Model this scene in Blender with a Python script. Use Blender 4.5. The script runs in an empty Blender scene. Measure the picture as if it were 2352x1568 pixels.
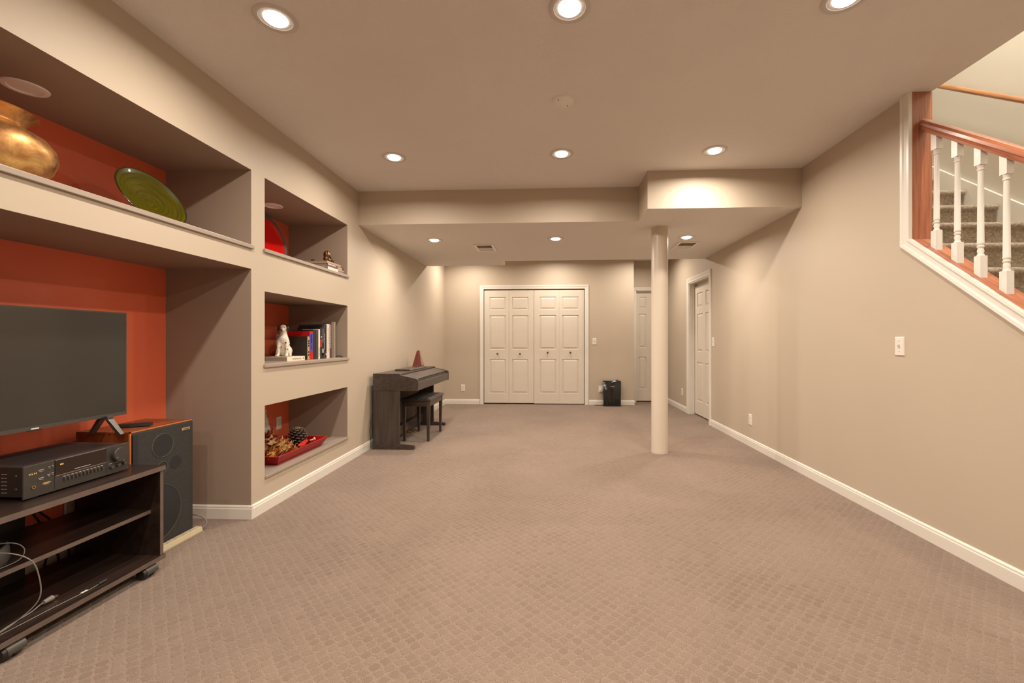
import bpy, bmesh, math, random
from mathutils import Vector, Matrix

random.seed(7)
PI = math.pi
R = math.radians
scene = bpy.context.scene
COL = scene.collection

# ------------------------------------------------------------------ camera
CAM_H = 1.114
F_PX, CX, CY = 980.0, 1219.0, 783.0
cam_data = bpy.data.cameras.new('camera')
cam_data.sensor_fit = 'HORIZONTAL'
cam_data.sensor_width = 36.0
cam_data.lens = F_PX / 2352.0 * 36.0
cam_data.shift_x = -(CX - 1176.0) / 2352.0
cam_data.shift_y = (CY - 784.0) / 2352.0
cam_data.clip_start = 0.05
cam = bpy.data.objects.new('camera', cam_data)
COL.objects.link(cam)
cam.location = (0, 0, CAM_H)
cam.rotation_euler = (R(90), 0, math.atan(47.0 / F_PX))
scene.camera = cam

# ------------------------------------------------------------------ world, exposure
world = bpy.data.worlds.new('world')
scene.world = world
world.use_nodes = True
world.node_tree.nodes['Background'].inputs[0].default_value = (1.0, 0.85, 0.7, 1)
world.node_tree.nodes['Background'].inputs[1].default_value = 0.02
vs = scene.view_settings
vs.view_transform = 'Standard'
vs.look = 'None'
vs.gamma = 1.0
vs.use_curve_mapping = False
vs.exposure = -1.0

LAMP_W = 35.0                       # power of each recessed ceiling lamp
LAMP_COL = (1.0, 0.89, 0.76)
LAMP_SPREAD = R(168)
STAIR_W = 150.0                      # lamp at the head of the stairs

# ------------------------------------------------------------------ room numbers (metres)
XL, XR, YF, YB = -1.88, 2.11, 7.50, -2.4
ZC, ZS = 2.572, 2.247               # ceiling, soffit underside
XBK = -2.44                         # back of the niches
XW2, XST = 2.22, 3.12               # far face of the right wall, stairwell wall
YH = 7.85                           # hall door wall


# ------------------------------------------------------------------ helpers
class MB:
    def __init__(s):
        s.v, s.f = [], []

    def add(s, vs_, fs):
        o = len(s.v)
        s.v += [tuple(p) for p in vs_]
        s.f += [tuple(i + o for i in q) for q in fs]
        return s

    def box(s, x0, x1, y0, y1, z0, z1):
        return s.add([(x0, y0, z0), (x1, y0, z0), (x1, y1, z0), (x0, y1, z0),
                      (x0, y0, z1), (x1, y0, z1), (x1, y1, z1), (x0, y1, z1)],
                     [(0, 3, 2, 1), (4, 5, 6, 7), (0, 1, 5, 4), (1, 2, 6, 5), (2, 3, 7, 6), (3, 0, 4, 7)])

    def quad(s, a, b, c, d):
        return s.add([a, b, c, d], [(0, 1, 2, 3)])

    def prism(s, poly, a0, a1, axis):
        def mk(p, a):
            if axis == 'x':
                return (a, p[0], p[1])
            if axis == 'y':
                return (p[0], a, p[1])
            return (p[0], p[1], a)
        n = len(poly)
        vs_ = [mk(p, a0) for p in poly] + [mk(p, a1) for p in poly]
        fs = [tuple(range(n)), tuple(range(2 * n - 1, n - 1, -1))]
        fs += [(i, (i + 1) % n, n + (i + 1) % n, n + i) for i in range(n)]
        return s.add(vs_, fs)

    def lathe(s, prof, n=32, c=(0, 0, 0), M=None, sx=1.0, sy=1.0):
        vs_, fs, rings = [], [], []
        for r, z in prof:
            if r < 1e-6:
                rings.append([len(vs_)])
                vs_.append(Vector((0, 0, z)))
            else:
                rings.append(list(range(len(vs_), len(vs_) + n)))
                vs_ += [Vector((r * sx * math.cos(2 * PI * k / n), r * sy * math.sin(2 * PI * k / n), z)) for k in range(n)]
        for a, b in zip(rings, rings[1:]):
            if len(a) == 1 and len(b) == 1:
                continue
            if len(a) == 1:
                fs += [(a[0], b[k], b[(k + 1) % n]) for k in range(n)]
            elif len(b) == 1:
                fs += [(a[k], a[(k + 1) % n], b[0]) for k in range(n)]
            else:
                fs += [(a[k], a[(k + 1) % n], b[(k + 1) % n], b[k]) for k in range(n)]
        c = Vector(c)
        vs_ = [(M @ p if M else p) + c for p in vs_]
        return s.add(vs_, fs)

    def cyl(s, a, b, r, n=20, r2=None):
        a, b = Vector(a), Vector(b)
        d = b - a
        M = d.to_track_quat('Z', 'Y').to_matrix()
        L = d.length
        r2 = r if r2 is None else r2
        return s.lathe([(0, 0), (r, 0), (r2, L), (0, L)], n, a, M)

    def tube(s, pts, r, n=8):
        pts = [Vector(p) for p in pts]
        rs = r if isinstance(r, (list, tuple)) else [r] * len(pts)
        vs_, fs = [], []
        up = None
        for i, p in enumerate(pts):
            t = (pts[min(i + 1, len(pts) - 1)] - pts[max(i - 1, 0)]).normalized()
            if up is None:
                up = Vector((0, 0, 1)) if abs(t.z) < 0.9 else Vector((1, 0, 0))
            a = t.cross(up).normalized()
            b = a.cross(t).normalized()
            up = b
            for k in range(n):
                w = 2 * PI * k / n
                vs_.append(p + rs[i] * (math.cos(w) * a + math.sin(w) * b))
        for i in range(len(pts) - 1):
            for k in range(n):
                fs.append((i * n + k, i * n + (k + 1) % n, (i + 1) * n + (k + 1) % n, (i + 1) * n + k))
        fs.append(tuple(range(n - 1, -1, -1)))
        fs.append(tuple(range((len(pts) - 1) * n, len(pts) * n)))
        return s.add(vs_, fs)

    def ball(s, c, rx, ry=None, rz=None, n=16, m=10, M=None):
        ry = rx if ry is None else ry
        rz = rx if rz is None else rz
        prof = [(math.sin(PI * k / m), -math.cos(PI * k / m)) for k in range(m + 1)]
        prof[0] = (0, -1)
        prof[-1] = (0, 1)
        S = Matrix.Diagonal((rx, ry, rz))
        return s.lathe(prof, n, c, (M @ S) if M else S)

    def loft(s, rings, cap=True, closed=True):
        n = len(rings[0])
        vs_ = [p for r in rings for p in r]
        fs = []
        for i in range(len(rings) - 1):
            for k in range(n if closed else n - 1):
                fs.append((i * n + k, i * n + (k + 1) % n, (i + 1) * n + (k + 1) % n, (i + 1) * n + k))
        if cap:
            fs.append(tuple(range(n - 1, -1, -1)))
            fs.append(tuple(range((len(rings) - 1) * n, len(rings) * n)))
        return s.add(vs_, fs)


def spline(pts, per=8):
    """Catmull-Rom through the points."""
    P = [Vector(p) for p in pts]
    P = [P[0] * 2 - P[1]] + P + [P[-1] * 2 - P[-2]]
    out = []
    for i in range(1, len(P) - 2):
        a, b, c, d = P[i - 1], P[i], P[i + 1], P[i + 2]
        for k in range(per):
            t = k / per
            out.append(0.5 * ((2 * b) + (c - a) * t + (2 * a - 5 * b + 4 * c - d) * t * t + (3 * b - 3 * c + d - a) * t ** 3))
    out.append(P[-2])
    return out


def tag(o, label=None, cat=None, group=None, kind=None):
    if label:
        o['label'] = label
    if cat:
        o['category'] = cat
    if group:
        o['group'] = group
    if kind:
        o['kind'] = kind
    return o


def thing(name, label=None, cat=None, loc=(0, 0, 0), rz=0.0, group=None, kind=None):
    o = bpy.data.objects.new(name, None)
    o.empty_display_size = 0.05
    COL.objects.link(o)
    o.location = loc
    o.rotation_euler = (0, 0, rz)
    return tag(o, label, cat, group, kind)


def to_mesh(name, mb, smooth=None, recalc=True):
    me = bpy.data.meshes.new(name)
    me.from_pydata([tuple(p) for p in mb.v], [], mb.f)
    if recalc:
        bm = bmesh.new()
        bm.from_mesh(me)
        bmesh.ops.recalc_face_normals(bm, faces=bm.faces)
        bm.to_mesh(me)
        bm.free()
    if smooth is not None:
        for p in me.polygons:
            p.use_smooth = True
        me.set_sharp_from_angle(angle=R(smooth))
    return me


def obj(name, mb, mat, parent=None, loc=(0, 0, 0), rz=0.0, smooth=None, bevel=0, seg=2, label=None, cat=None,
        group=None, kind=None, recalc=True):
    me = to_mesh(name, mb, smooth, recalc)
    for m in (mat if isinstance(mat, (list, tuple)) else [mat]):
        me.materials.append(m)
    o = bpy.data.objects.new(name, me)
    COL.objects.link(o)
    o.location = loc
    o.rotation_euler = (0, 0, rz)
    if parent:
        o.parent = parent
    if bevel:
        b = o.modifiers.new('bevel', 'BEVEL')
        b.width = bevel
        b.segments = seg
        b.limit_method = 'ANGLE'
        b.angle_limit = R(40)
    return tag(o, label, cat, group, kind)


def share(src, parent, loc=(0, 0, 0), rz=0.0):
    """A linked copy of one part under another parent."""
    c = src.copy()
    COL.objects.link(c)
    c.parent = parent
    c.location = loc
    c.rotation_euler = (0, 0, rz)
    return c


def copy_tree(o, parent=None):
    c = o.copy()
    COL.objects.link(c)
    c.parent = parent
    for ch in list(o.children):
        copy_tree(ch, c)
    return c


def text(name, s, size, mat, parent, M, extrude=0.0004, align='CENTER', xscale=1.0):
    cu = bpy.data.curves.new(name, 'FONT')
    cu.body = s
    cu.size = size
    cu.extrude = extrude
    cu.align_x = align
    cu.align_y = 'CENTER'
    tmp = bpy.data.objects.new(name, cu)
    COL.objects.link(tmp)
    dg = bpy.context.evaluated_depsgraph_get()
    me = bpy.data.meshes.new_from_object(tmp.evaluated_get(dg))
    bpy.data.objects.remove(tmp)
    bpy.data.curves.remove(cu)
    me.transform(Matrix.Diagonal((xscale, 1, 1, 1)))
    me.transform(M)
    me.materials.clear()
    me.materials.append(mat)
    o = bpy.data.objects.new(name, me)
    COL.objects.link(o)
    o.parent = parent
    return o


# text facing +X (reads with local x -> +Y)... basis columns: right, up, normal
def basis(right, up, normal, at):
    r_, u_, n_ = Vector(right), Vector(up), Vector(normal)
    return Matrix(((r_.x, u_.x, n_.x, at[0]), (r_.y, u_.y, n_.y, at[1]), (r_.z, u_.z, n_.z, at[2]), (0, 0, 0, 1)))


# ------------------------------------------------------------------ materials
def srgb(r, g, b):
    f = lambda c: ((c / 255.0) / 12.92) if c / 255.0 <= 0.04045 else (((c / 255.0) + 0.055) / 1.055) ** 2.4
    return (f(r), f(g), f(b), 1.0)


def new_mat(name):
    m = bpy.data.materials.new(name)
    m.use_nodes = True
    nt = m.node_tree
    bs = nt.nodes['Principled BSDF']
    return m, nt, bs


def coords(nt, scale=(1, 1, 1), rot=(0, 0, 0), kind='Object'):
    tc = nt.nodes.new('ShaderNodeTexCoord')
    mp = nt.nodes.new('ShaderNodeMapping')
    mp.inputs['Scale'].default_value = scale
    mp.inputs['Rotation'].default_value = rot
    nt.links.new(tc.outputs[kind], mp.inputs['Vector'])
    return mp.outputs['Vector']


def noise(nt, vec, scale, detail=3, rough=0.5, dist=0.0):
    n = nt.nodes.new('ShaderNodeTexNoise')
    n.inputs['Scale'].default_value = scale
    n.inputs['Detail'].default_value = detail
    n.inputs['Roughness'].default_value = rough
    n.inputs['Distortion'].default_value = dist
    nt.links.new(vec, n.inputs['Vector'])
    return n.outputs['Fac']


def ramp(nt, fac, stops):
    r = nt.nodes.new('ShaderNodeValToRGB')
    el = r.color_ramp.elements
    while len(el) < len(stops):
        el.new(0.5)
    for e, (p, c) in zip(el, stops):
        e.position = p
        e.color = c if len(c) == 4 else (*c, 1)
    nt.links.new(fac, r.inputs['Fac'])
    return r.outputs['Color']


def math_n(nt, op, a, b=None):
    n = nt.nodes.new('ShaderNodeMath')
    n.operation = op
    for i, x in enumerate((a, b)):
        if x is None:
            continue
        if isinstance(x, (int, float)):
            n.inputs[i].default_value = x
        else:
            nt.links.new(x, n.inputs[i])
    return n.outputs[0]


def bump(nt, bs, height, strength, dist=0.01):
    b = nt.nodes.new('ShaderNodeBump')
    b.inputs['Strength'].default_value = strength
    b.inputs['Distance'].default_value = dist
    nt.links.new(height, b.inputs['Height'])
    nt.links.new(b.outputs['Normal'], bs.inputs['Normal'])


def mul(c, k):
    return (min(c[0] * k, 1), min(c[1] * k, 1), min(c[2] * k, 1), 1)


def paint(name, col, rough=0.5, var=0.04, nscale=6.0, bscale=0, bstr=0.0, metal=0.0, bdist=0.002, spec=0.5, coat=0.0):
    """Plain coloured surface with a little procedural unevenness."""
    m, nt, bs = new_mat(name)
    v = coords(nt)
    c = ramp(nt, noise(nt, v, nscale, 3), [(0.3, mul(col, 1 - var)), (0.7, mul(col, 1 + var))])
    nt.links.new(c, bs.inputs['Base Color'])
    bs.inputs['Roughness'].default_value = rough
    bs.inputs['Metallic'].default_value = metal
    bs.inputs['Specular IOR Level'].default_value = spec
    if coat:
        bs.inputs['Coat Weight'].default_value = coat
        bs.inputs['Coat Roughness'].default_value = 0.05
    if bscale:
        bump(nt, bs, noise(nt, v, bscale, 2), bstr, bdist)
    return m


def wood(name, dark, light, grain='y', rough=0.4, fine=60.0, coat=0.0, stretch=14.0, bstr=0.05, tilt=0.0):
    m, nt, bs = new_mat(name)
    sc = {'x': (1 / stretch, 1, 1), 'y': (1, 1 / stretch, 1), 'z': (1, 1, 1 / stretch)}[grain]
    v = coords(nt, (1, 1, 1), (-tilt, 0, 0))
    mp2 = nt.nodes.new('ShaderNodeMapping')
    mp2.inputs['Scale'].default_value = sc
    nt.links.new(v, mp2.inputs['Vector'])
    v = mp2.outputs['Vector']
    n1 = noise(nt, v, fine, 4, 0.6, 0.6)
    n2 = noise(nt, v, fine * 0.25, 2, 0.5, 1.5)
    f = math_n(nt, 'ADD', math_n(nt, 'MULTIPLY', n1, 0.55), math_n(nt, 'MULTIPLY', n2, 0.45))
    c = ramp(nt, f, [(0.36, dark), (0.62, light)])
    nt.links.new(c, bs.inputs['Base Color'])
    bs.inputs['Roughness'].default_value = rough
    if coat:
        bs.inputs['Coat Weight'].default_value = coat
        bs.inputs['Coat Roughness'].default_value = 0.12
    bump(nt, bs, n1, bstr, 0.001)
    return m


def emit(name, col, strength):
    m, nt, bs = new_mat(name)
    bs.inputs['Base Color'].default_value = (*col[:3], 1)
    bs.inputs['Emission Color'].default_value = (*col[:3], 1)
    bs.inputs['Emission Strength'].default_value = strength
    return m


def carpet_mat():
    m, nt, bs = new_mat('carpet')
    L = nt.links
    v = coords(nt, (1 / 0.0382, 1 / 0.0382, 1 / 0.0382), (0, 0, R(45)))
    wob = nt.nodes.new('ShaderNodeTexNoise')
    wob.inputs['Scale'].default_value = 0.9
    L.new(v, wob.inputs['Vector'])
    vm = nt.nodes.new('ShaderNodeVectorMath')
    vm.operation = 'MULTIPLY_ADD'
    L.new(wob.outputs['Color'], vm.inputs[0])
    vm.inputs[1].default_value = (0.35, 0.35, 0)
    L.new(v, vm.inputs[2])
    fr = nt.nodes.new('ShaderNodeVectorMath')
    fr.operation = 'FRACTION'
    L.new(vm.outputs[0], fr.inputs[0])
    fl = nt.nodes.new('ShaderNodeVectorMath')
    fl.operation = 'FLOOR'
    L.new(vm.outputs[0], fl.inputs[0])
    sep = nt.nodes.new('ShaderNodeSeparateXYZ')
    L.new(fr.outputs[0], sep.inputs[0])
    dx = math_n(nt, 'SUBTRACT', sep.outputs[0], 0.5)
    dy = math_n(nt, 'SUBTRACT', sep.outputs[1], 0.5)
    d4 = math_n(nt, 'ADD', math_n(nt, 'POWER', math_n(nt, 'ABSOLUTE', dx), 2.6), math_n(nt, 'POWER', math_n(nt, 'ABSOLUTE', dy), 2.6))
    d = math_n(nt, 'POWER', d4, 1 / 2.6)
    mr = nt.nodes.new('ShaderNodeMapRange')
    mr.interpolation_type = 'SMOOTHSTEP'
    mr.inputs['From Min'].default_value = 0.485
    mr.inputs['From Max'].default_value = 0.33
    L.new(d, mr.inputs['Value'])
    dot = mr.outputs[0]
    wn = nt.nodes.new('ShaderNodeTexWhiteNoise')
    wn.noise_dimensions = '2D'
    L.new(fl.outputs[0], wn.inputs['Vector'])
    world_v = coords(nt)
    patch = noise(nt, world_v, 1.6, 3, 0.6, 0.4)
    amp = math_n(nt, 'MULTIPLY', math_n(nt, 'ADD', math_n(nt, 'MULTIPLY', wn.outputs['Value'], 0.6), 0.45),
                 math_n(nt, 'ADD', math_n(nt, 'MULTIPLY', patch, 1.5), -0.05))
    k = math_n(nt, 'MULTIPLY', dot, amp)
    fine = noise(nt, world_v, 330, 2, 0.7)
    fine2 = noise(nt, world_v, 900, 1, 0.5)
    light, dark = (0.315, 0.229, 0.176, 1), (0.228, 0.158, 0.117, 1)
    mx = nt.nodes.new('ShaderNodeMix')
    mx.data_type = 'RGBA'
    L.new(k, mx.inputs['Factor'])
    mx.inputs['A'].default_value = light
    mx.inputs['B'].default_value = dark
    # pile speckle and broad walked-on patches
    sp = ramp(nt, math_n(nt, 'ADD', math_n(nt, 'MULTIPLY', fine, 0.6), math_n(nt, 'MULTIPLY', fine2, 0.4)),
              [(0.34, (0.62, 0.60, 0.58, 1)), (0.62, (1.16, 1.16, 1.16, 1))])
    joint_shade = math_n(nt, 'MULTIPLY', math_n(nt, 'SUBTRACT', 1.0, dot), math_n(nt, 'GREATER_THAN', noise(nt, world_v, 140, 2, 0.6), 0.56))  # shade at the dot edges, put into the colour as dark speckle
    jn = ramp(nt, joint_shade, [(0.0, (1, 1, 1, 1)), (1.0, (0.72, 0.70, 0.68, 1))])
    mj = nt.nodes.new('ShaderNodeMix')
    mj.data_type = 'RGBA'
    mj.blend_type = 'MULTIPLY'
    mj.inputs['Factor'].default_value = 1
    L.new(sp, mj.inputs['A'])
    L.new(jn, mj.inputs['B'])
    sp = mj.outputs['Result']
    pt = ramp(nt, noise(nt, world_v, 0.9, 4, 0.6, 0.8), [(0.36, (0.90, 0.895, 0.89, 1)), (0.64, (1.05, 1.05, 1.05, 1))])
    m1 = nt.nodes.new('ShaderNodeMix')
    m1.data_type = 'RGBA'
    m1.blend_type = 'MULTIPLY'
    m1.inputs['Factor'].default_value = 1
    L.new(mx.outputs['Result'], m1.inputs['A'])
    L.new(sp, m1.inputs['B'])
    m2 = nt.nodes.new('ShaderNodeMix')
    m2.data_type = 'RGBA'
    m2.blend_type = 'MULTIPLY'
    m2.inputs['Factor'].default_value = 1
    L.new(m1.outputs['Result'], m2.inputs['A'])
    L.new(pt, m2.inputs['B'])
    L.new(m2.outputs['Result'], bs.inputs['Base Color'])
    bs.inputs['Roughness'].default_value = 0.95
    bs.inputs['Specular IOR Level'].default_value = 0.1
    bs.inputs['Sheen Weight'].default_value = 0.15
    h = math_n(nt, 'ADD', math_n(nt, 'MULTIPLY', dot, 0.55), math_n(nt, 'MULTIPLY', fine, 1.0))
    bump(nt, bs, h, 0.8, 0.006)
    return m


def ceiling_mat():
    """Brushed, knocked-down plaster texture."""
    m, nt, bs = new_mat('ceiling_texture')
    v = coords(nt)
    patch = nt.nodes.new('ShaderNodeTexNoise')
    patch.inputs['Scale'].default_value = 3.0
    patch.inputs['Detail'].default_value = 1
    nt.links.new(v, patch.inputs['Vector'])
    vm = nt.nodes.new('ShaderNodeVectorMath')
    vm.operation = 'MULTIPLY_ADD'
    nt.links.new(patch.outputs['Color'], vm.inputs[0])
    vm.inputs[1].default_value = (0.3, 0.3, 0)
    nt.links.new(v, vm.inputs[2])
    st = nt.nodes.new('ShaderNodeTexNoise')
    st.inputs['Scale'].default_value = 58
    st.inputs['Detail'].default_value = 3
    st.inputs['Roughness'].default_value = 0.55
    st.inputs['Distortion'].default_value = 1.1
    nt.links.new(vm.outputs[0], st.inputs['Vector'])
    ridg = math_n(nt, 'ABSOLUTE', math_n(nt, 'SUBTRACT', st.outputs['Fac'], 0.5))
    ridge = math_n(nt, 'POWER', math_n(nt, 'SUBTRACT', 1.0, math_n(nt, 'MINIMUM', math_n(nt, 'MULTIPLY', ridg, 7.0), 1.0)), 2.0)
    gate = ramp(nt, noise(nt, v, 14, 2, 0.5), [(0.38, (0.45, 0.45, 0.45, 1)), (0.6, (1, 1, 1, 1))])
    h = math_n(nt, 'ADD', math_n(nt, 'MULTIPLY', ridge, gate), math_n(nt, 'MULTIPLY', noise(nt, v, 90, 2), 0.35))
    col = ramp(nt, noise(nt, v, 1.2, 3), [(0.3, (0.75, 0.715, 0.68, 1)), (0.7, (0.77, 0.735, 0.70, 1))])
    nt.links.new(col, bs.inputs['Base Color'])
    bs.inputs['Roughness'].default_value = 0.8
    bs.inputs['Specular IOR Level'].default_value = 0.2
    bump(nt, bs, h, 0.4, 0.003)
    return m


M = {}
M['carpet'] = carpet_mat()
M['ceiling'] = ceiling_mat()
M['wall'] = paint('wall_beige_paint', (0.495, 0.412, 0.320, 1), 0.55, 0.015, 1.5, 260, 0.12, bdist=0.0015, spec=0.35)
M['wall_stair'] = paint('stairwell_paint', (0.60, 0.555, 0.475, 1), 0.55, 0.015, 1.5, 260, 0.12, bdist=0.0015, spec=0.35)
M['trim'] = paint('trim_white_paint', (0.73, 0.685, 0.62, 1), 0.32, 0.02, 5)
M['door'] = paint('door_white_paint', (0.66, 0.59, 0.50, 1), 0.4, 0.02, 5, 300, 0.05, bdist=0.001)
M['column'] = paint('column_paint', (0.59, 0.505, 0.41, 1), 0.35, 0.02, 4, 40, 0.05)
M['taupe'] = paint('niche_taupe_paint', (0.32, 0.245, 0.190, 1), 0.6, 0.03, 2, 260, 0.1, bdist=0.0015, spec=0.3)
M['sill'] = paint('sill_taupe_toplit_gloss', (0.34, 0.275, 0.225, 1), 0.35, 0.04, 3)  # lining taupe made lighter: downlight from above put into the colour
M['orange'] = paint('niche_orange_paint', (0.74, 0.145, 0.065, 1), 0.45, 0.05, 2, 260, 0.08, bdist=0.0015, spec=0.4)
M['oak_z'] = wood('oak_upright', srgb(136, 78, 54), srgb(180, 114, 82), 'z', 0.35, 110, 0.2, 26)
M['oak_y'] = wood('oak_sloped', srgb(132, 70, 46), srgb(184, 114, 78), 'y', 0.3, 90, 0.3, 22, tilt=math.atan(0.77))
M['oak_light'] = wood('oak_wall_rail', srgb(138, 88, 54), srgb(186, 132, 88), 'y', 0.3, 90, 0.3, 22, tilt=math.atan(0.755))
M['stair_carpet'] = paint('stair_carpet', (0.33, 0.265, 0.195, 1), 0.95, 0.30, 70, 160, 0.9, bdist=0.006, spec=0.1)
M['plate_white'] = paint('plastic_white', (0.74, 0.69, 0.62, 1), 0.35, 0.01, 5)
M['plate_bright'] = paint('niche_light_white', (0.88, 0.86, 0.83, 1), 0.35, 0.01, 5)
M['plate_slot'] = paint('slot_dark', (0.06, 0.05, 0.045, 1), 0.5)
M['plate_grey'] = paint('plastic_grey', (0.42, 0.39, 0.36, 1), 0.4)
M['plate_beige'] = paint('plastic_beige', (0.45, 0.38, 0.26, 1), 0.45)
M['black_plastic'] = paint('black_plastic', (0.018, 0.016, 0.015, 1), 0.35, 0.1, 20)
M['black_gloss'] = paint('black_gloss', (0.012, 0.011, 0.011, 1), 0.12, 0.05, 10)
M['black_matte'] = paint('black_matte', (0.025, 0.023, 0.022, 1), 0.7, 0.1, 30)
M['metal_dark'] = paint('gunmetal', (0.11, 0.10, 0.09, 1), 0.35, 0.05, 30, metal=0.6)
M['chrome'] = paint('chrome', (0.7, 0.68, 0.64, 1), 0.15, 0.02, 10, metal=1.0)
M['brass'] = paint('brass', (0.65, 0.45, 0.2, 1), 0.25, 0.06, 10, metal=1.0)
M['bulb'] = emit('bulb_glow', (1.0, 0.93, 0.82), 7.0)
M['cover'] = paint('ceiling_cover_paint', (0.80, 0.76, 0.72, 1), 0.45)
M['ring'] = paint('lamp_trim_ring', (0.60, 0.55, 0.50, 1), 0.5)


def uv_tv():
    m, nt, bs = new_mat('tv_screen')
    v = coords(nt)
    c = ramp(nt, noise(nt, v, 4), [(0.3, (0.020, 0.018, 0.016, 1)), (0.7, (0.024, 0.022, 0.019, 1))])
    nt.links.new(c, bs.inputs['Base Color'])
    bs.inputs['Roughness'].default_value = 0.16
    bs.inputs['Specular IOR Level'].default_value = 0.9
    return m


M['screen'] = uv_tv()

# ================================================================== STRUCTURE
# floor
obj('floor', MB().box(-2.6, 3.3, YB - 0.2, 8.1, -0.1, 0), M['carpet'], kind='structure', label='beige patterned wall-to-wall carpet')

# ceiling
ob = MB()
ob.box(-2.6, XW2, YB - 0.1, 8.1, ZC, ZC + 0.12)
obj('ceiling', ob, M['ceiling'], kind='structure')

# soffit (dropped box across the room), plan polygon
PL = [(XL, 4.078), (0.825, 4.078), (0.825, 3.70), (XR, 3.70), (XR, 5.98), (-0.69, 6.02), (-0.69, 6.36), (XL, 6.38)]
sof = MB()
n = len(PL)
for i in range(n):
    a, b = PL[i], PL[(i + 1) % n]
    if (a[0] == b[0] == XR) or (a[0] == b[0] == XL):
        continue
    sof.quad((a[0], a[1], ZS), (b[0], b[1], ZS), (b[0], b[1], ZC), (a[0], a[1], ZC))
sof_o = obj('soffit', sof, M['wall'], kind='structure', recalc=False)
und = MB()
und.add([(p[0], p[1], ZS) for p in PL], [tuple(range(n))])
obj('soffit_underside', und, M['ceiling'], sof_o, recalc=False)


def holed(mb, rects, a0, a1, b0, b1, mk):
    """Flat face over [a0,a1]x[b0,b1] leaving rectangular holes."""
    As = sorted({a0, a1, *[r[0] for r in rects], *[r[1] for r in rects]})
    Bs = sorted({b0, b1, *[r[2] for r in rects], *[r[3] for r in rects]})
    for i in range(len(As) - 1):
        for j in range(len(Bs) - 1):
            ca, cb = (As[i] + As[i + 1]) / 2, (Bs[j] + Bs[j + 1]) / 2
            if any(r[0] < ca < r[1] and r[2] < cb < r[3] for r in rects):
                continue
            mb.quad(mk(As[i], Bs[j]), mk(As[i + 1], Bs[j]), mk(As[i + 1], Bs[j + 1]), mk(As[i], Bs[j + 1]))
    return mb


# left wall with its niches: (y0, y1, z0, z1)
ALC = (0.60, 2.59, 0.0, 1.567)
UPN = (0.60, 2.59, 1.698, 2.188)
N1 = (2.716, 3.856, 1.702, 2.186)
N2 = (2.716, 3.856, 0.945, 1.440)
N3 = (2.716, 3.856, 0.212, 0.690)
NICHES = [ALC, UPN, N1, N2, N3]
wl = holed(MB(), NICHES, YB, YF, 0, ZC, lambda a, b: (XL, a, b))
wall_left = obj('wall_left', wl, M['wall'], kind='structure')
for k, (y0, y1, z0, z1) in enumerate(NICHES):
    m = MB()
    m.quad((XL, y0, z0), (XBK, y0, z0), (XBK, y0, z1), (XL, y0, z1))
    m.quad((XL, y1, z0), (XBK, y1, z0), (XBK, y1, z1), (XL, y1, z1))
    m.quad((XL, y0, z1), (XBK, y0, z1), (XBK, y1, z1), (XL, y1, z1))
    obj('niche_lining', m, M['taupe'], wall_left)
    m = MB().quad((XBK, y0, z0), (XBK, y1, z0), (XBK, y1, z1), (XBK, y0, z1))
    obj('niche_back_panel', m, M['orange'], wall_left)
    if z0 > 0:
        m = MB().box(XBK, XL + 0.012, y0, y1, z0 - 0.001, z0 + 0.018)
        if k in (1, 2, 3):
            m = MB().box(XBK, XL, y0 + 0.001, y1 - 0.001, z0 - 0.001, z0 + 0.018)
            m.box(XL, XL + 0.014, y0 - 0.012, y1 + 0.012, z0 - 0.006, z0 + 0.018)
        obj('niche_sill', m, M['sill'], wall_left, bevel=0.003)
SILL1, SILLU, SILL2, SILL3 = N1[2] + 0.018, UPN[2] + 0.018, N2[2] + 0.018, N3[2] + 0.018

# far wall with the bifold opening
BX0, BX1, BZ = -1.193, 0.588, 2.03
wf = holed(MB(), [(BX0, BX1, 0, BZ)], XL, 1.435, 0, ZC, lambda a, b: (a, YF, b))
wf.quad((1.435, YF, 0), (1.435, YH, 0), (1.435, YH, ZC), (1.435, YF, ZC))
obj('wall_far', wf, M['wall'], kind='structure')
# closet behind the bifold
m = MB().quad((BX0 - .1, YF + .5, 0), (BX1 + .1, YF + .5, 0), (BX1 + .1, YF + .5, ZC), (BX0 - .1, YF + .5, ZC))
m.box(BX0, BX1, YF + 0.045, YF + 0.10, BZ - 0.02, BZ)
obj('wall_closet', m, M['wall'], kind='structure')

# hall end wall
HX0, HX1, HZ = 1.536, 2.085, 2.04
wh = holed(MB(), [(HX0, HX1, 0, HZ)], 1.435, XR, 0, ZC, lambda a, b: (a, YH, b))
obj('wall_hall_end', wh, M['wall'], kind='structure')

# right wall: solid slab with sloped stair opening and a door opening
D3a, D3b, D3z = 5.81, 6.645, 1.995
CAP_Y, CAP_Z, SL = 2.601, 1.712, 0.78
poly = [(CAP_Y - (CAP_Z - 0.022) / SL, 0), (D3a, 0), (D3a, D3z), (D3b, D3z), (D3b, 0), (YH, 0), (YH, ZC), (CAP_Y + 0.021, ZC), (CAP_Y + 0.021, CAP_Z - 0.022), (CAP_Y, CAP_Z - 0.022)]
wr = MB().prism(poly, XR, XW2, 'x')
wr.box(XR, XW2, YB, -0.75, 0, ZC)
wall_right = obj('wall_right', wr, M['wall'], kind='structure')
# closet space behind door 3
obj('wall_room_behind', MB().box(XW2 + .25, XW2 + .3, 5.5, 7, 0, ZC), M['wall'], kind='structure')

# rear wall behind the camera
obj('wall_rear', MB().box(-2.6, 3.3, YB - .1, YB, 0, ZC), M['wall'], kind='structure')

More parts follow.
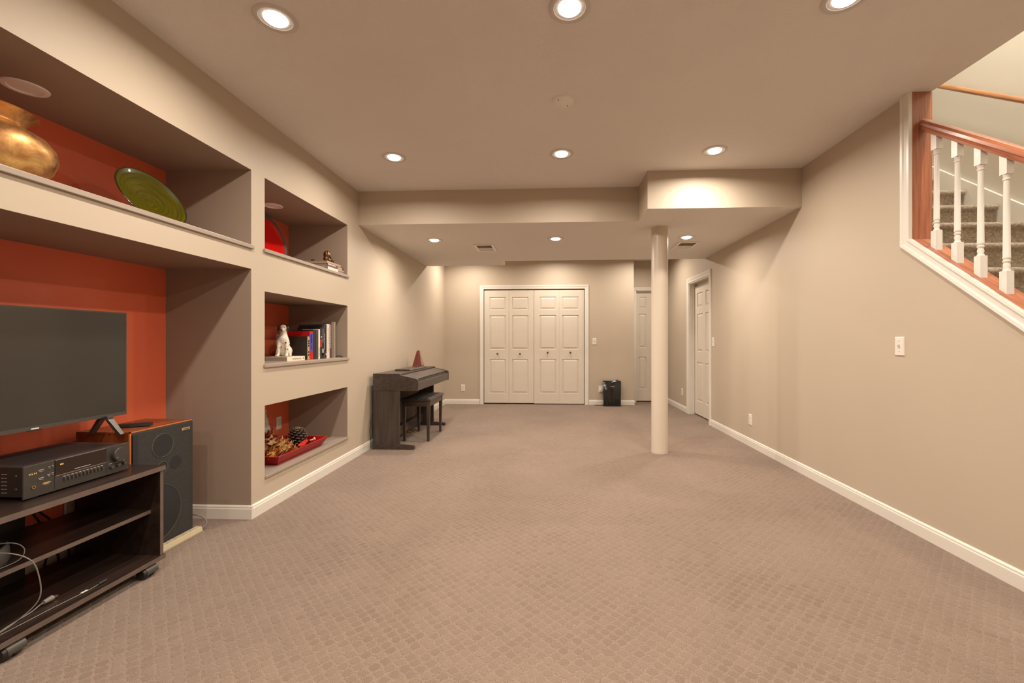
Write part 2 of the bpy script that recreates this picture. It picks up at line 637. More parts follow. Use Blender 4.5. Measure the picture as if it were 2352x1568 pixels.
# stairwell shell
sw = MB()
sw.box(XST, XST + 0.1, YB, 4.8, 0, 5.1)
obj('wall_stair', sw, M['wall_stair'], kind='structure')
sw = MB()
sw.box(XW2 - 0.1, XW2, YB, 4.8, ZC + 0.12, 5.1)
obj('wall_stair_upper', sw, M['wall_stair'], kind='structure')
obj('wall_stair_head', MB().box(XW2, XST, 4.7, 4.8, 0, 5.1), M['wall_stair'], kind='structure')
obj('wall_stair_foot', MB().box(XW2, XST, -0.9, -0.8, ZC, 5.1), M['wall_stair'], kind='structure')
obj('ceiling_stair', MB().box(XW2 - .1, XST + .1, -0.9, 4.8, 5.0, 5.1), M['ceiling'], kind='structure')
obj('ceiling_stair_foot', MB().box(XW2, XST, YB, -0.8, ZC, ZC + 0.1), M['ceiling'], kind='structure')


# ------------------------------------------------------------------ baseboards
def baseboard(name, runs):
    """runs: (x0,y0,x1,y1,nx,ny) along the wall with the normal into the room."""
    m = MB()
    prof = [(0, 0), (0.013, 0), (0.013, 0.062), (0.010, 0.068), (0.010, 0.076), (0.004, 0.084), (0, 0.084)]
    for x0, y0, x1, y1, nx, ny in runs:
        m.loft([[(x0 + nx * d, y0 + ny * d, z) for d, z in prof], [(x1 + nx * d, y1 + ny * d, z) for d, z in prof]])
    return obj(name, m, M['trim'], kind='structure')


baseboard('baseboard_left', [(XL, YB, XL, ALC[0], 1, 0), (XL, ALC[1] + 0.0002, XL, YF, 1, 0)])
baseboard('baseboard_alcove', [(XBK, ALC[1], XL + 0.013, ALC[1], 0, -1), (XBK, ALC[0], XL + 0.013, ALC[0], 0, 1), (XBK, ALC[0], XBK, ALC[1], 1, 0)])
baseboard('baseboard_far', [(XL, YF, BX0 - 0.07, YF, 0, -1), (BX1 + 0.07, YF, 1.447, YF, 0, -1)])
baseboard('baseboard_right', [(XR, 0.42, XR, D3a - 0.072, -1, 0), (XR, D3b + 0.072, XR, YH, -1, 0)])


# ------------------------------------------------------------------ doors
def casing_profile(w):
    return [(0, 0), (0, 0.008), (0.15 * w, 0.011), (0.42 * w, 0.011), (0.60 * w, 0.016), (0.90 * w, 0.019), (w, 0.014), (w, 0)]


def casing(root, x0, x1, ztop, w=0.072):
    """Mitred casing round an opening, local frame: x width, -y towards the viewer."""
    pf = casing_profile(w)
    rings = [[(x0 - d, -t, 0) for d, t in pf], [(x0 - d, -t, ztop + d) for d, t in pf],
             [(x1 + d, -t, ztop + d) for d, t in pf], [(x1 + d, -t, 0) for d, t in pf]]
    obj('casing', MB().loft(rings), M['trim'], root)


PANEL_CACHE = {}


def leaf(root, name, x0, x1, z0, z1, yf, panels, thick=0.034):
    """Moulded door leaf; front face at y=yf (facing -y) with raised panels (x0,x1,z0,z1)."""
    m = MB()
    holed(m, panels, x0, x1, z0, z1, lambda a, b: (a, yf, b))
    m.quad((x0, yf + thick, z0), (x1, yf + thick, z0), (x1, yf + thick, z1), (x0, yf + thick, z1))
    for xa in (x0, x1):
        m.quad((xa, yf, z0), (xa, yf + thick, z0), (xa, yf + thick, z1), (xa, yf, z1))
    for za in (z0, z1):
        m.quad((x0, yf, za), (x1, yf, za), (x1, yf + thick, za), (x0, yf + thick, za))
    lf = obj(name, m, M['door'], root)
    for (a, b, c, d) in panels:
        key = (round(b - a, 3), round(d - c, 3))
        if key not in PANEL_CACHE:
            w, h = b - a, d - c
            rings = []
            for ins, dep in ((0, 0), (0.004, 0.011), (0.009, 0.012), (0.036, 0.002)):
                rings.append([(ins, dep, ins), (w - ins, dep, ins), (w - ins, dep, h - ins), (ins, dep, h - ins)])
            pm = MB().loft(rings, cap=False)
            pm.add(rings[-1], [(0, 1, 2, 3)])
            me = to_mesh('raised_panel', pm)
            me.materials.append(M['door'])
            PANEL_CACHE[key] = me
        o = bpy.data.objects.new('raised_panel', PANEL_CACHE[key])
        COL.objects.link(o)
        o.parent = lf
        o.location = (a, yf, c)
    return lf


# door 1: four-leaf white bifold
d1 = thing('door_1', 'white four-leaf bifold closet doors with raised panels and small dark knobs', None, (0, YF, 0), kind='structure')
casing(d1, BX0, BX1, BZ, 0.066)
lw = (BX1 - BX0 - 0.012) / 4
for k in range(4):
    a = BX0 + 0.006 + lw * k + (0.002 if k == 2 else 0)
    off = 0.098 if k % 2 == 0 else 0.054
    dz = 0 if k < 2 else 0.004
    pan = [(a + off, a + off + 0.288, 1.665 + dz, 1.890 + dz), (a + off, a + off + 0.288, 0.966 + dz, 1.567 + dz),
           (a + off, a + off + 0.288, 0.192 + dz, 0.797 + dz)]
    lf = leaf(d1, 'bifold_leaf', a + 0.0015, a + lw - 0.0015, 0.022 if k < 2 else 0.014, BZ - 0.022, 0.012, pan)
    kz = 0.89 if k < 2 else 0.912
    kx = a + off + 0.142
    kn = MB().lathe([(0, 0), (0.006, 0), (0.006, 0.012), (0.015, 0.016), (0.017, 0.024), (0.012, 0.031), (0, 0.033)], 16,
                    (kx, 0.012, kz), Matrix.Rotation(R(90), 3, 'X'))
    obj('knob', kn, M['metal_dark'], lf, smooth=40)

# door 2: hall door
d2 = thing('door_2', 'white panelled hall door partly hidden behind the round column', None, (0, YH, 0), kind='structure')
casing(d2, HX0, HX1, HZ, 0.05)
jm = MB()
jm.box(HX0, HX0 + 0.012, 0, 0.11, 0, HZ)
jm.box(HX1 - 0.012, HX1, 0, 0.11, 0, HZ)
jm.box(HX0, HX1, 0, 0.11, HZ - 0.012, HZ)
jm.box(HX0, HX1, 0.075, 0.12, 1.975, HZ)
obj('jamb', jm, M['trim'], d2)
pw = 0.140
cols = [(1.602, 1.602 + pw), (1.602 + 0.275, 1.602 + 0.275 + pw)]
pan = [(a, b, z0, z1) for a, b in cols for z0, z1 in ((1.72, 1.92), (0.995, 1.61), (0.235, 0.825))]
leaf(d2, 'door_leaf', HX0 + 0.014, HX1 - 0.014, 0.02, 1.975, 0.06, pan)

# door 3: right wall door, local x -> -Y, local y -> +X
d3 = thing('door_3', 'white six-panel door set in the right wall past the column', None, (XR, 0, 0), -PI / 2, kind='structure')
casing(d3, -D3b, -D3a, D3z, 0.074)
jm = MB()
jm.box(-D3b, -D3b + 0.014, 0, 0.13, 0, D3z)
jm.box(-D3a - 0.014, -D3a, 0, 0.13, 0, D3z)
jm.box(-D3b, -D3a, 0, 0.13, D3z - 0.014, D3z)
jm.box(-D3b + 0.014, -D3b + 0.026, 0.045, 0.075, 0, D3z)
jm.box(-D3b, -D3a, 0.115, 0.15, 1.92, D3z)
obj('jamb', jm, M['trim'], d3)
a0 = -D3b + 0.016
W3 = D3b - D3a - 0.032
cols = [(a0 + 0.11, a0 + 0.11 + 0.235), (a0 + W3 - 0.11 - 0.235, a0 + W3 - 0.11)]
pan = [(a, b, z0, z1) for a, b in cols for z0, z1 in ((1.62, 1.83), (0.96, 1.52), (0.22, 0.80))]
leaf(d3, 'door_leaf', a0, a0 + W3, 0.02, 1.935, 0.078, pan)

# ------------------------------------------------------------------ stair opening trim and railing
w = 0.070


def zz(y):
    return CAP_Z + SL * (y - CAP_Y)


pf = [(0, 0), (0, 0.021), (0.012, 0.022), (0.018, 0.013), (0.042, 0.013), (0.050, 0.019), (0.064, 0.020), (0.070, 0.014), (0.070, 0)]
tr = MB().loft([[(XR - t, 0.62, zz(0.62) - 1.27 * d) for d, t in pf],
                [(XR - t, CAP_Y + d, zz(CAP_Y + d) - 1.27 * d) for d, t in pf],
                [(XR - t, CAP_Y + d, ZC - 0.0005) for d, t in pf]])
obj('trim_1', tr, M['trim'], kind='structure', label='white moulded casing round the stair opening')

rail = thing('stair_railing', 'oak stair railing with white turned balusters above the right wall', 'railing', (2.165, CAP_Y, 0))
ox, oy = 2.165, CAP_Y
# end post / jamb board
m = MB().box(XR - ox + 0.0005, XW2 - ox + 0.004, 0.0, 0.0205, CAP_Z - 0.0215, ZC - 0.0005)
obj('end_board', m, M['oak_z'], rail, bevel=0.002)
# sloping cap
L0, L1 = -1.95, -0.0005
m = MB().prism([(L0, CAP_Z + SL * L0 - 0.021), (L1, CAP_Z + SL * L1 - 0.021), (L1, CAP_Z + SL * L1 - 0.001), (L0, CAP_Z + SL * L0 - 0.001)], XR - ox + 0.0005, XW2 - ox + 0.012, 'x')
obj('cap_board', m, M['oak_y'], rail, bevel=0.003)
# handrail with moulded section
RZ0 = 2.274 + 0.77 * (CAP_Y - 2.504)
sec = [(-0.022, 0), (0.022, 0), (0.024, 0.016), (0.020, 0.024), (0.030, 0.034), (0.031, 0.052), (0.022, 0.066), (0.008, 0.071),
       (-0.008, 0.071), (-0.022, 0.066), (-0.031, 0.052), (-0.030, 0.034), (-0.020, 0.024), (-0.024, 0.016)]
rings = [[(a, y, RZ0 + 0.77 * y + b) for a, b in sec] for y in (-1.75, -0.02)]
obj('handrail', MB().loft(rings), M['oak_y'], rail, smooth=35)


def baluster(y):
    zb = CAP_Z + SL * y - 0.001
    zt = RZ0 + 0.77 * y
    h = 0.017
    m = MB()
    zq = zb + 0.098
    zr = zt - 0.085
    m.add([(-h, y - h, zb - SL * h), (h, y - h, zb - SL * h), (h, y + h, zb + SL * h), (-h, y + h, zb + SL * h),
           (-h, y - h, zq), (h, y - h, zq), (h, y + h, zq), (-h, y + h, zq)],
          [(0, 3, 2, 1), (4, 5, 6, 7), (0, 1, 5, 4), (1, 2, 6, 5), (2, 3, 7, 6), (3, 0, 4, 7)])
    m.add([(-h, y - h, zr), (h, y - h, zr), (h, y + h, zr), (-h, y + h, zr),
           (-h, y - h, zt - SL * h + .004), (h, y - h, zt - SL * h + .004), (h, y + h, zt + SL * h + .004), (-h, y + h, zt + SL * h + .004)],
          [(0, 3, 2, 1), (4, 5, 6, 7), (0, 1, 5, 4), (1, 2, 6, 5), (2, 3, 7, 6), (3, 0, 4, 7)])
    prof = [(0.0165, zq - 0.002), (0.011, zq + 0.014), (0.014, zq + 0.026), (0.0105, zq + 0.038), (0.0145, zq + 0.044), (0.0145, zq + 0.050),
            (0.011, zq + 0.054), (0.0145, zq + 0.060), (0.0145, zq + 0.066), (0.0138, zq + 0.070), (0.0115, zr - 0.035), (0.0115, zr - 0.03), (0.015, zr - 0.026), (0.015, zr - 0.02),
            (0.0115, zr - 0.016), (0.0165, zr + 0.002)]
    m.lathe(prof, 20, (0, y, 0))
    return obj('baluster', m, M['trim'], rail, smooth=40)


for k in range(8):
    baluster(2.506 - 0.1232 * k - CAP_Y)

# ------------------------------------------------------------------ staircase
stairs = thing('staircase', 'carpeted staircase climbing behind the white balusters', 'stairs', (2.67, 0.75, 0))
RISE, RUN, NY, NZ = 0.184, 0.2357, 3.574, 2.430
for k in range(-12, 4):
    y = NY + RUN * k - 0.75
    z = NZ + RISE * k
    x0, x1 = XW2 + 0.002 - 2.67, XST - 0.03 - 2.67
    depth = RUN + 0.03 if k < 3 else 0.38
    pr = [(y + 0.025, max(z - RISE - 0.0, 0)), (y + 0.016, z - 0.045), (y + 0.004, z - 0.036), (y - 0.002, z - 0.02), (y + 0.004, z - 0.006), (y + 0.016, z), (y + depth, z), (y + depth, max(z - RISE, 0))]
    obj('stair_step', MB().prism(pr, x0, x1, 'x'), M['stair_carpet'], stairs, smooth=50)
sk = MB()
def nz(y):
    return NZ + SL * (y - NY)
ya, yb = 0.7 - 0.75, 4.3 - 0.75
sk.prism([(ya, nz(ya + .75) - 0.28), (yb, nz(yb + .75) - 0.28), (yb, nz(yb + .75) + 0.062), (ya, nz(ya + .75) + 0.062)], XST - 0.022 - 2.67, XST - 0.001 - 2.67, 'x')
obj('skirt_board', sk, M['trim'], stairs, bevel=0.003)
wr_ = thing('wall_handrail', 'round oak handrail fixed to the stairwell wall', 'handrail', (XST - 0.07, 3.2, 0))
yy = [(-2.3, 0), (-1.2, 0), (0, 0), (1.0, 0)]
zr = lambda y: 3.146 + 0.755 * (y + 3.2 - 3.54)
obj('rail', MB().tube([(0, y, zr(y)) for y, _ in yy], 0.0175, 16), M['oak_light'], wr_, smooth=60)
for y in (-1.6, -0.7, 0.55):
    m = MB().tube([(0, y, zr(y) - 0.02), (0.01, y, zr(y) - 0.05), (0.04, y, zr(y) - 0.07), (0.07, y, zr(y) - 0.07)], 0.006, 8)
    m.cyl((0.062, y, zr(y) - 0.07), (0.0695, y, zr(y) - 0.07), 0.025)
    obj('bracket', m, M['brass'], wr_, smooth=40)

# ------------------------------------------------------------------ column
cm = MB().lathe([(0.0, 0), (0.083, 0), (0.0835, 0.012), (0.080, 0.02), (0.080, ZS - 0.0005), (0, ZS - 0.0005)], 48)
obj('support_column', cm, M['column'], loc=(1.083, 4.325, 0), smooth=40, label='round cream support column standing free under the dropped soffit', cat='column')


# ================================================================== LAMPS
def downlight(x, y, z, label, group='recessed ceiling lights'):
    t = thing('recessed_light', label, 'ceiling light', (x, y, z), group=group)
    m = MB().lathe([(0.068, -0.0005), (0.070, -0.004), (0.089, -0.005), (0.092, -0.002), (0.0925, 0)], 40)
    obj('trim_ring', m, M['ring'], t, smooth=50)
    m = MB().lathe([(0.050, 0), (0.049, -0.006), (0.041, -0.013), (0.024, -0.018), (0, -0.0195)], 32)
    obj('bulb', m, M['bulb'], t, smooth=60)
    ld = bpy.data.lights.new('lamp', 'AREA')
    ld.shape = 'DISK'
    ld.size = 0.085
    ld.energy = LAMP_W
    ld.color = LAMP_COL
    ld.spread = LAMP_SPREAD
    lo = bpy.data.objects.new('lamp', ld)
    COL.objects.link(lo)
    lo.parent = t
    lo.location = (0, 0, -0.022)
    return t


CXS = [(-1.245, 'nearest the left wall'), (0.08, 'in the middle'), (1.25, 'nearest the stair side')]
for x, w_ in CXS:
    downlight(x, 1.873, ZC, 'glowing recessed ceiling light %s of the front row' % w_)
for x, w_ in CXS:
    downlight(x, 3.33, ZC, 'glowing recessed ceiling light %s of the second row' % w_)
for x, w_ in [(-1.31, 'nearest the left wall'), (0.05, 'in the middle'), (1.475, 'beside the column')]:
    downlight(x, 4.73, ZS, 'glowing recessed light under the dropped soffit, %s' % w_)
for x in (-1.40, 0.10, 1.50):
    downlight(x, 6.92, ZC, 'recessed ceiling light hidden behind the soffit', 'recessed lights behind the soffit')
for y in (0.41, -1.05):
    for x, w_ in CXS:
        downlight(x, y, ZC, 'recessed ceiling light out of view behind the camera', 'recessed lights behind the camera')

# lamps over the stairs
for yl, lab in ((2.35, 'ceiling lamp above the middle of the stairs'), (0.75, 'ceiling lamp above the foot of the stairs')):
    sl = thing('stair_ceiling_light', lab, 'ceiling light', (2.62, yl, 5.0))
    obj('shade', MB().lathe([(0.15, 0), (0.15, -0.02), (0.12, -0.07), (0.05, -0.10), (0, -0.105)], 32), M['bulb'], sl, smooth=60)
    ld = bpy.data.lights.new('lamp', 'AREA')
    ld.shape = 'DISK'
    ld.size = 0.3
    ld.energy = STAIR_W
    ld.color = (1.0, 0.95, 0.86)
    lo = bpy.data.objects.new('lamp', ld)
    COL.objects.link(lo)
    lo.parent = sl
    lo.location = (0, 0, -0.12)

# unlit niche lights
for x, y, lab in ((-2.222, 1.70, 'unlit white recessed light above the bronze vase'), (-2.205, 3.28, 'unlit white recessed light above the red plate')):
    t = thing('niche_light', lab, 'recessed light', (x, y, 2.187))
    obj('trim_ring', MB().lathe([(0.052, 0), (0.055, -0.006), (0.070, -0.005), (0.073, 0)], 36), M['plate_bright'], t, smooth=50)
    obj('lens', MB().lathe([(0.053, -0.001), (0.046, -0.0015), (0, -0.002)], 32), M['plate_bright'], t, smooth=50)

# ceiling cover plate
t = thing('ceiling_cover', 'round white blank cover plate on the ceiling', 'cover plate', (0.071, 2.60, ZC))
obj('plate', MB().lathe([(0.0655, 0), (0.0655, -0.003), (0.058, -0.010), (0, -0.011)], 40), M['cover'], t, smooth=50)
for dx, dy in ((-0.028, -0.034), (0.028, 0.034)):
    obj('screw', MB().lathe([(0.0035, -0.0105), (0.003, -0.0125), (0, -0.0128)], 10, (dx, dy, 0)), M['metal_dark'], t)


def vent(x, y, lab):
    t = thing('ceiling_vent', lab, 'vent', (x, y, ZS))
    W, D = 0.118, 0.182
    m = MB()
    fw = 0.030
    for bx in ((-W, W, -D, -D + fw), (-W, W, D - fw, D), (-W, -W + fw, -D + fw, D - fw), (W - fw, W, -D + fw, D - fw)):
        m.box(bx[0], bx[1], bx[2], bx[3], -0.010, 0)
    obj('frame', m, M['trim'], t, bevel=0.003)
    obj('backing', MB().box(-W + fw, W - fw, -D + fw, D - fw, -0.001, 0), M['plate_slot'], t)
    N = 12
    for k in range(N):
        yy_ = -D + fw + (2 * D - 2 * fw) * (k + 0.5) / N
        a = R(40) if k < N * 0.45 else R(-40)
        dy, dz = 0.010 * math.cos(a), 0.010 * math.sin(a)
        zc = -0.006
        s = MB().add([(-W + fw, yy_ - dy / 2, zc - dz / 2), (W - fw, yy_ - dy / 2, zc - dz / 2), (W - fw, yy_ + dy / 2, zc + dz / 2), (-W + fw, yy_ + dy / 2, zc + dz / 2),
                      (-W + fw, yy_ - dy / 2, zc - dz / 2 + .001), (W - fw, yy_ - dy / 2, zc - dz / 2 + .001), (W - fw, yy_ + dy / 2, zc + dz / 2 + .001), (-W + fw, yy_ + dy / 2, zc + dz / 2 + .001)],
                     [(0, 3, 2, 1), (4, 5, 6, 7), (0, 1, 5, 4), (1, 2, 6, 5), (2, 3, 7, 6), (3, 0, 4, 7)])
        obj('slat', s, M['trim'], t)


vent(-0.796, 5.14, 'white ceiling air vent between the left and middle soffit lights')
vent(1.58, 5.13, 'white ceiling air vent beside the column')


# ------------------------------------------------------------------ wall plates (local: x along wall, -y out of the wall)
def plate_base(t, w=0.070, h=0.114, mat=None):
    m = MB().loft([[(-w / 2, 0, -h / 2), (w / 2, 0, -h / 2), (w / 2, 0, h / 2), (-w / 2, 0, h / 2)],
                   [(-w / 2, -0.003, -h / 2), (w / 2, -0.003, -h / 2), (w / 2, -0.003, h / 2), (-w / 2, -0.003, h / 2)],
                   [(-w / 2 + .005, -0.0065, -h / 2 + .005), (w / 2 - .005, -0.0065, -h / 2 + .005), (w / 2 - .005, -0.0065, h / 2 - .005), (-w / 2 + .005, -0.0065, h / 2 - .005)]])
    return obj('plate', m, mat or M['plate_white'], t)


def screw(t, z, x=0):
    obj('screw', MB().lathe([(0.0032, 0.006), (0.003, 0.0075), (0, 0.008)], 10, (x, 0, z), Matrix.Rotation(R(90), 3, 'X')), M['plate_grey'], t)


def light_switch(loc, rz, lab):
    t = thing('light_switch', lab, 'light switch', loc, rz)
    plate_base(t)
    screw(t, 0.030)
    screw(t, -0.030)
    obj('toggle_slot', MB().box(-0.005, 0.005, -0.0072, -0.006, -0.012, 0.012), M['plate_grey'], t)
    m = MB().prism([(-0.006, -0.004), (-0.019, 0.007), (-0.019, 0.012), (-0.006, 0.006)], -0.0035, 0.0035, 'x')
    obj('toggle', m, M['plate_white'], t, bevel=0.001)
    return t


def outlet(loc, rz, lab):
    t = thing('wall_outlet', lab, 'outlet', loc, rz)
    plate_base(t)
    screw(t, 0)
    for s in (-1, 1):
        zc = s * 0.0195
        m = MB().lathe([(0.0165, 0.006), (0.016, 0.008), (0, 0.008)], 20, (0, 0, zc), Matrix.Rotation(R(90), 3, 'X'))
        r_ = obj('receptacle', m, M['plate_white'], t, smooth=40)
        m = MB().box(-0.0075, -0.0055, -0.0085, -0.0075, zc - 0.001, zc + 0.008)
        m.box(0.0055, 0.0075, -0.0085, -0.0075, zc - 0.001, zc + 0.007)
        m.box(-0.0022, 0.0022, -0.0085, -0.0075, zc - 0.010, zc - 0.0055)
        obj('slots', m, M['plate_slot'], r_)
    return t


RW = -PI / 2
light_switch((XR, 2.687, 1.082), RW, 'white toggle light switch below the stair opening')
light_switch((XR, 5.672, 1.103), RW, 'white toggle light switch beside the right wall door')
outlet((XR, 4.627, 0.282), RW, 'white outlet low on the right wall beyond the column')
outlet((XR, 6.985, 0.293), RW, 'white outlet beyond the right wall door')
light_switch((0.754, YF, 1.108), 0, 'white light switch right of the bifold doors')
outlet((-1.563, YF, 0.284), 0, 'white outlet left of the bifold doors near the piano')
og = outlet((0.862, YF, 0.272), 0, 'white outlet behind the plug-in timer beside the black bin')
outlet((XBK, 3.715, 1.118), PI / 2, 'white outlet on the orange niche back behind the dalmatian')
outlet((XBK, 3.712, 0.380), PI / 2, 'white outlet on the orange niche back above the leaf tray')
outlet((XBK, 2.060, 0.30), PI / 2, 'white outlet on the orange wall behind the media cart')
# timer on the far outlet
t = thing('plug_in_timer', 'white round plug-in timer on the outlet beside the black bin', 'timer', (0.872, YF - 0.0085, 0.258))
obj('body', MB().loft([[(-0.028, y, -0.03), (0.028, y, -0.03), (0.028, y, 0.015), (0.012, y, 0.035), (-0.012, y, 0.035), (-0.028, y, 0.015)] for y in (0, -0.032)]), M['plate_white'], t, bevel=0.005)
obj('dial', MB().lathe([(0.024, 0.032), (0.024, 0.036), (0.014, 0.036), (0.014, 0.0355), (0, 0.0355)], 24, (0, 0, -0.008), Matrix.Rotation(R(90), 3, 'X')), M['plate_grey'], t, smooth=40)
obj('knob', MB().lathe([(0.013, 0.0355), (0.012, 0.042), (0, 0.042)], 20, (0, 0, -0.008), Matrix.Rotation(R(90), 3, 'X')), M['plate_white'], t, smooth=40)
# adapter behind the media cart
t = thing('power_adapter', 'beige power adapter plugged in behind the media cart', 'adapter', (XBK + 0.010, 2.088, 0.285))
obj('case', MB().box(0, 0.035, -0.035, 0.035, -0.055, 0.055), M['plate_beige'], t, bevel=0.006)
obj('indicator', MB().lathe([(0.004, 0.035), (0.004, 0.037), (0, 0.037)], 10, (0, 0.01, 0.02), Matrix.Rotation(R(90), 3, 'Y')), M['plate_slot'], t)

# ================================================================== MEDIA ALCOVE
M['cart'] = wood('cart_espresso', (0.018, 0.010, 0.008, 1), (0.036, 0.021, 0.016, 1), 'y', 0.32, 40, 0.15)
M['cart_edge'] = paint('cart_edge_band', (0.13, 0.092, 0.075, 1), 0.4, 0.1, 30)
M['teak'] = wood('speaker_teak', srgb(88, 40, 18), srgb(146, 82, 46), 'y', 0.35, 60, 0.2)
M['teak_z'] = wood('speaker_teak_side', srgb(96, 40, 16), srgb(150, 76, 38), 'z', 0.35, 60, 0.2)
M['teak_edge'] = paint('speaker_edge', srgb(190, 110, 60), 0.4, 0.1, 40)
M['grille'] = paint('speaker_grille', (0.030, 0.027, 0.025, 1), 0.85, 0.25, 120, 900, 0.6, bdist=0.001)
M['grille_dark'] = paint('speaker_cone', (0.016, 0.015, 0.016, 1), 0.8, 0.1, 60)
M['grille_ring'] = paint('speaker_ring', (0.085, 0.078, 0.070, 1), 0.5, 0.05, 60)
M['badge'] = paint('badge_gold', (0.55, 0.42, 0.25, 1), 0.35, 0.05, 60, metal=0.4)
M['receiver'] = paint('receiver_grey', (0.060, 0.052, 0.046, 1), 0.38, 0.06, 60, metal=0.3)
M['receiver_top'] = paint('receiver_top', (0.032, 0.028, 0.025, 1), 0.4, 0.06, 60, metal=0.3)
M['vent_hole'] = paint('vent_hole', (0.006, 0.006, 0.006, 1), 0.6)
M['display'] = paint('display_smoked', (0.022, 0.012, 0.009, 1), 0.12, 0.1, 8)
M['gold_print'] = paint('gold_print', (0.75, 0.50, 0.18, 1), 0.35, 0.02, 20)
M['white_print'] = paint('white_print', (0.7, 0.66, 0.6, 1), 0.5, 0.02, 20)
M['silver_paint'] = paint('silver_paint', (0.45, 0.42, 0.39, 1), 0.3, 0.03, 40, metal=0.5)
M['button_grey'] = paint('button_grey', (0.20, 0.185, 0.17, 1), 0.3, 0.03, 40, metal=0.5)
M['hood'] = paint('caster_hood_grey', (0.075, 0.067, 0.060, 1), 0.35, 0.05, 20, metal=0.3)
M['strip'] = paint('strip_cream', (0.48, 0.405, 0.26, 1), 0.45, 0.03, 20)
M['cord_grey'] = paint('cord_grey', (0.20, 0.175, 0.155, 1), 0.5, 0.03, 20)
M['cord_black'] = paint('cord_black', (0.022, 0.018, 0.016, 1), 0.5, 0.1, 20)
M['leather'] = paint('leather_black', (0.055, 0.050, 0.046, 1), 0.5, 0.15, 60, 220, 0.5, bdist=0.002)

# ---- media cart
CF, CB, CY0, CY1 = -1.888, -2.330, 1.325, 1.996
cart = thing('media_cart', 'dark espresso wood media cart on casters below the television', 'media cart', ((CF + CB) / 2, (CY0 + CY1) / 2, 0))
cx_, cy_ = (CF + CB) / 2, (CY0 + CY1) / 2
hx, hy = (CF - CB) / 2, (CY1 - CY0) / 2


def board(name, x0, x1, y0, y1, z0, z1, edge=True):
    o = obj(name, MB().box(x0, x1 - (0.0015 if edge else 0), y0, y1, z0, z1), M['cart'], cart)
    if edge:
        obj('edge_band', MB().box(x1 - 0.0015, x1, y0, y1, z0, z1), M['cart_edge'], o, bevel=0.0005)
    return o


board('top_board', -hx, hx + 0.004, -hy - 0.004, hy + 0.004, 0.486, 0.508)
board('side_panel', -hx, hx - 0.004, hy - 0.017, hy, 0.076, 0.486)
board('side_panel', -hx, hx - 0.004, -hy, -hy + 0.017, 0.076, 0.486)
board('shelf', -hx + 0.04, hx - 0.052, -hy + 0.017, hy - 0.017, 0.279, 0.296)
board('bottom_board', -hx, hx + 0.004, -hy - 0.004, hy + 0.004, 0.056, 0.076)
board('back_brace', -hx + 0.002, -hx + 0.015, -0.11, 0.110, 0.076, 0.486, False)
for sx in (hx - 0.018, -hx + 0.05):
    for sy in (hy - 0.075, -hy + 0.085):
        c = MB()
        for s in (-1, 1):
            c.lathe([(0, s * 0.003), (0.024, s * 0.003), (0.0265, s * 0.008), (0.0265, s * 0.020), (0.021, s * 0.029), (0, s * 0.032)], 20, (sx, sy, 0.0265), Matrix.Rotation(R(90), 3, 'X'))
        w_ = obj('caster', c, M['black_plastic'], cart, smooth=40)
        arc = [R(q) for q in range(-10, 201, 15)]
        c = MB().loft([[(sx + r_ * math.cos(a), sy + yy_, 0.0265 + r_ * math.sin(a)) for r_ in (0.0285,) for a in arc] for yy_ in (-0.020, 0.034)])
        obj('caster_hood', c, M['hood'], w_, smooth=40)

# ---- receiver
RX, RY, RZ = -1.985, 1.714, 0.508
rec = thing('av_receiver', 'dark grey stereo receiver with big volume knob on the media cart', 'receiver', (RX, RY, RZ))
RWD, RD = 0.2015, 0.315
obj('chassis', MB().box(-RD, -0.006, -RWD + 0.004, RWD - 0.004, 0.014, 0.129), M['receiver_top'], rec, bevel=0.003)
obj('front_panel', MB().box(-0.007, 0.0, -RWD, RWD, 0.006, 0.131), M['receiver'], rec, bevel=0.002)
m = MB()
for sx in (-0.03, -RD + 0.04):
    for sy in (-RWD + 0.045, RWD - 0.045):
        m = MB().lathe([(0, 0), (0.020, 0), (0.022, 0.014), (0, 0.014)], 18, (sx, sy, 0))
        obj('foot', m, M['black_plastic'], rec, smooth=40)
# perforated top: rows of slots in one mesh
m = MB()
for i in range(26):
    for j in range(34):
        x = -0.045 - i * 0.0096
        y = -0.165 + j * 0.0100 + (0.005 if i % 2 else 0)
        m.quad((x - 0.003, y - 0.0035, 0.1295), (x + 0.003, y - 0.0035, 0.1295), (x + 0.003, y + 0.0035, 0.1295), (x - 0.003, y + 0.0035, 0.1295))
o = obj('vent_grid', m, M['vent_hole'], rec)
o['kind'] = 'stuff'
m = MB()
for i in range(3):
    for j in range(6):
        for k in range(2):
            x = -0.075 - i * 0.03 - k * 0.012
            z = 0.03 + i * 0.0 + j * 0.014
            m.box(x - 0.0045, x + 0.0045, -RWD + 0.003, -RWD + 0.0045, z, z + 0.003)
obj('side_vents', m, M['silver_paint'], rec)
for z in (0.045, 0.095):
    obj('side_screw', MB().lathe([(0.005, 0), (0.004, 0.002), (0, 0.003)], 12, (-0.035, -RWD + 0.004, z), Matrix.Rotation(R(90), 3, 'X')), M['metal_dark'], rec, smooth=40)
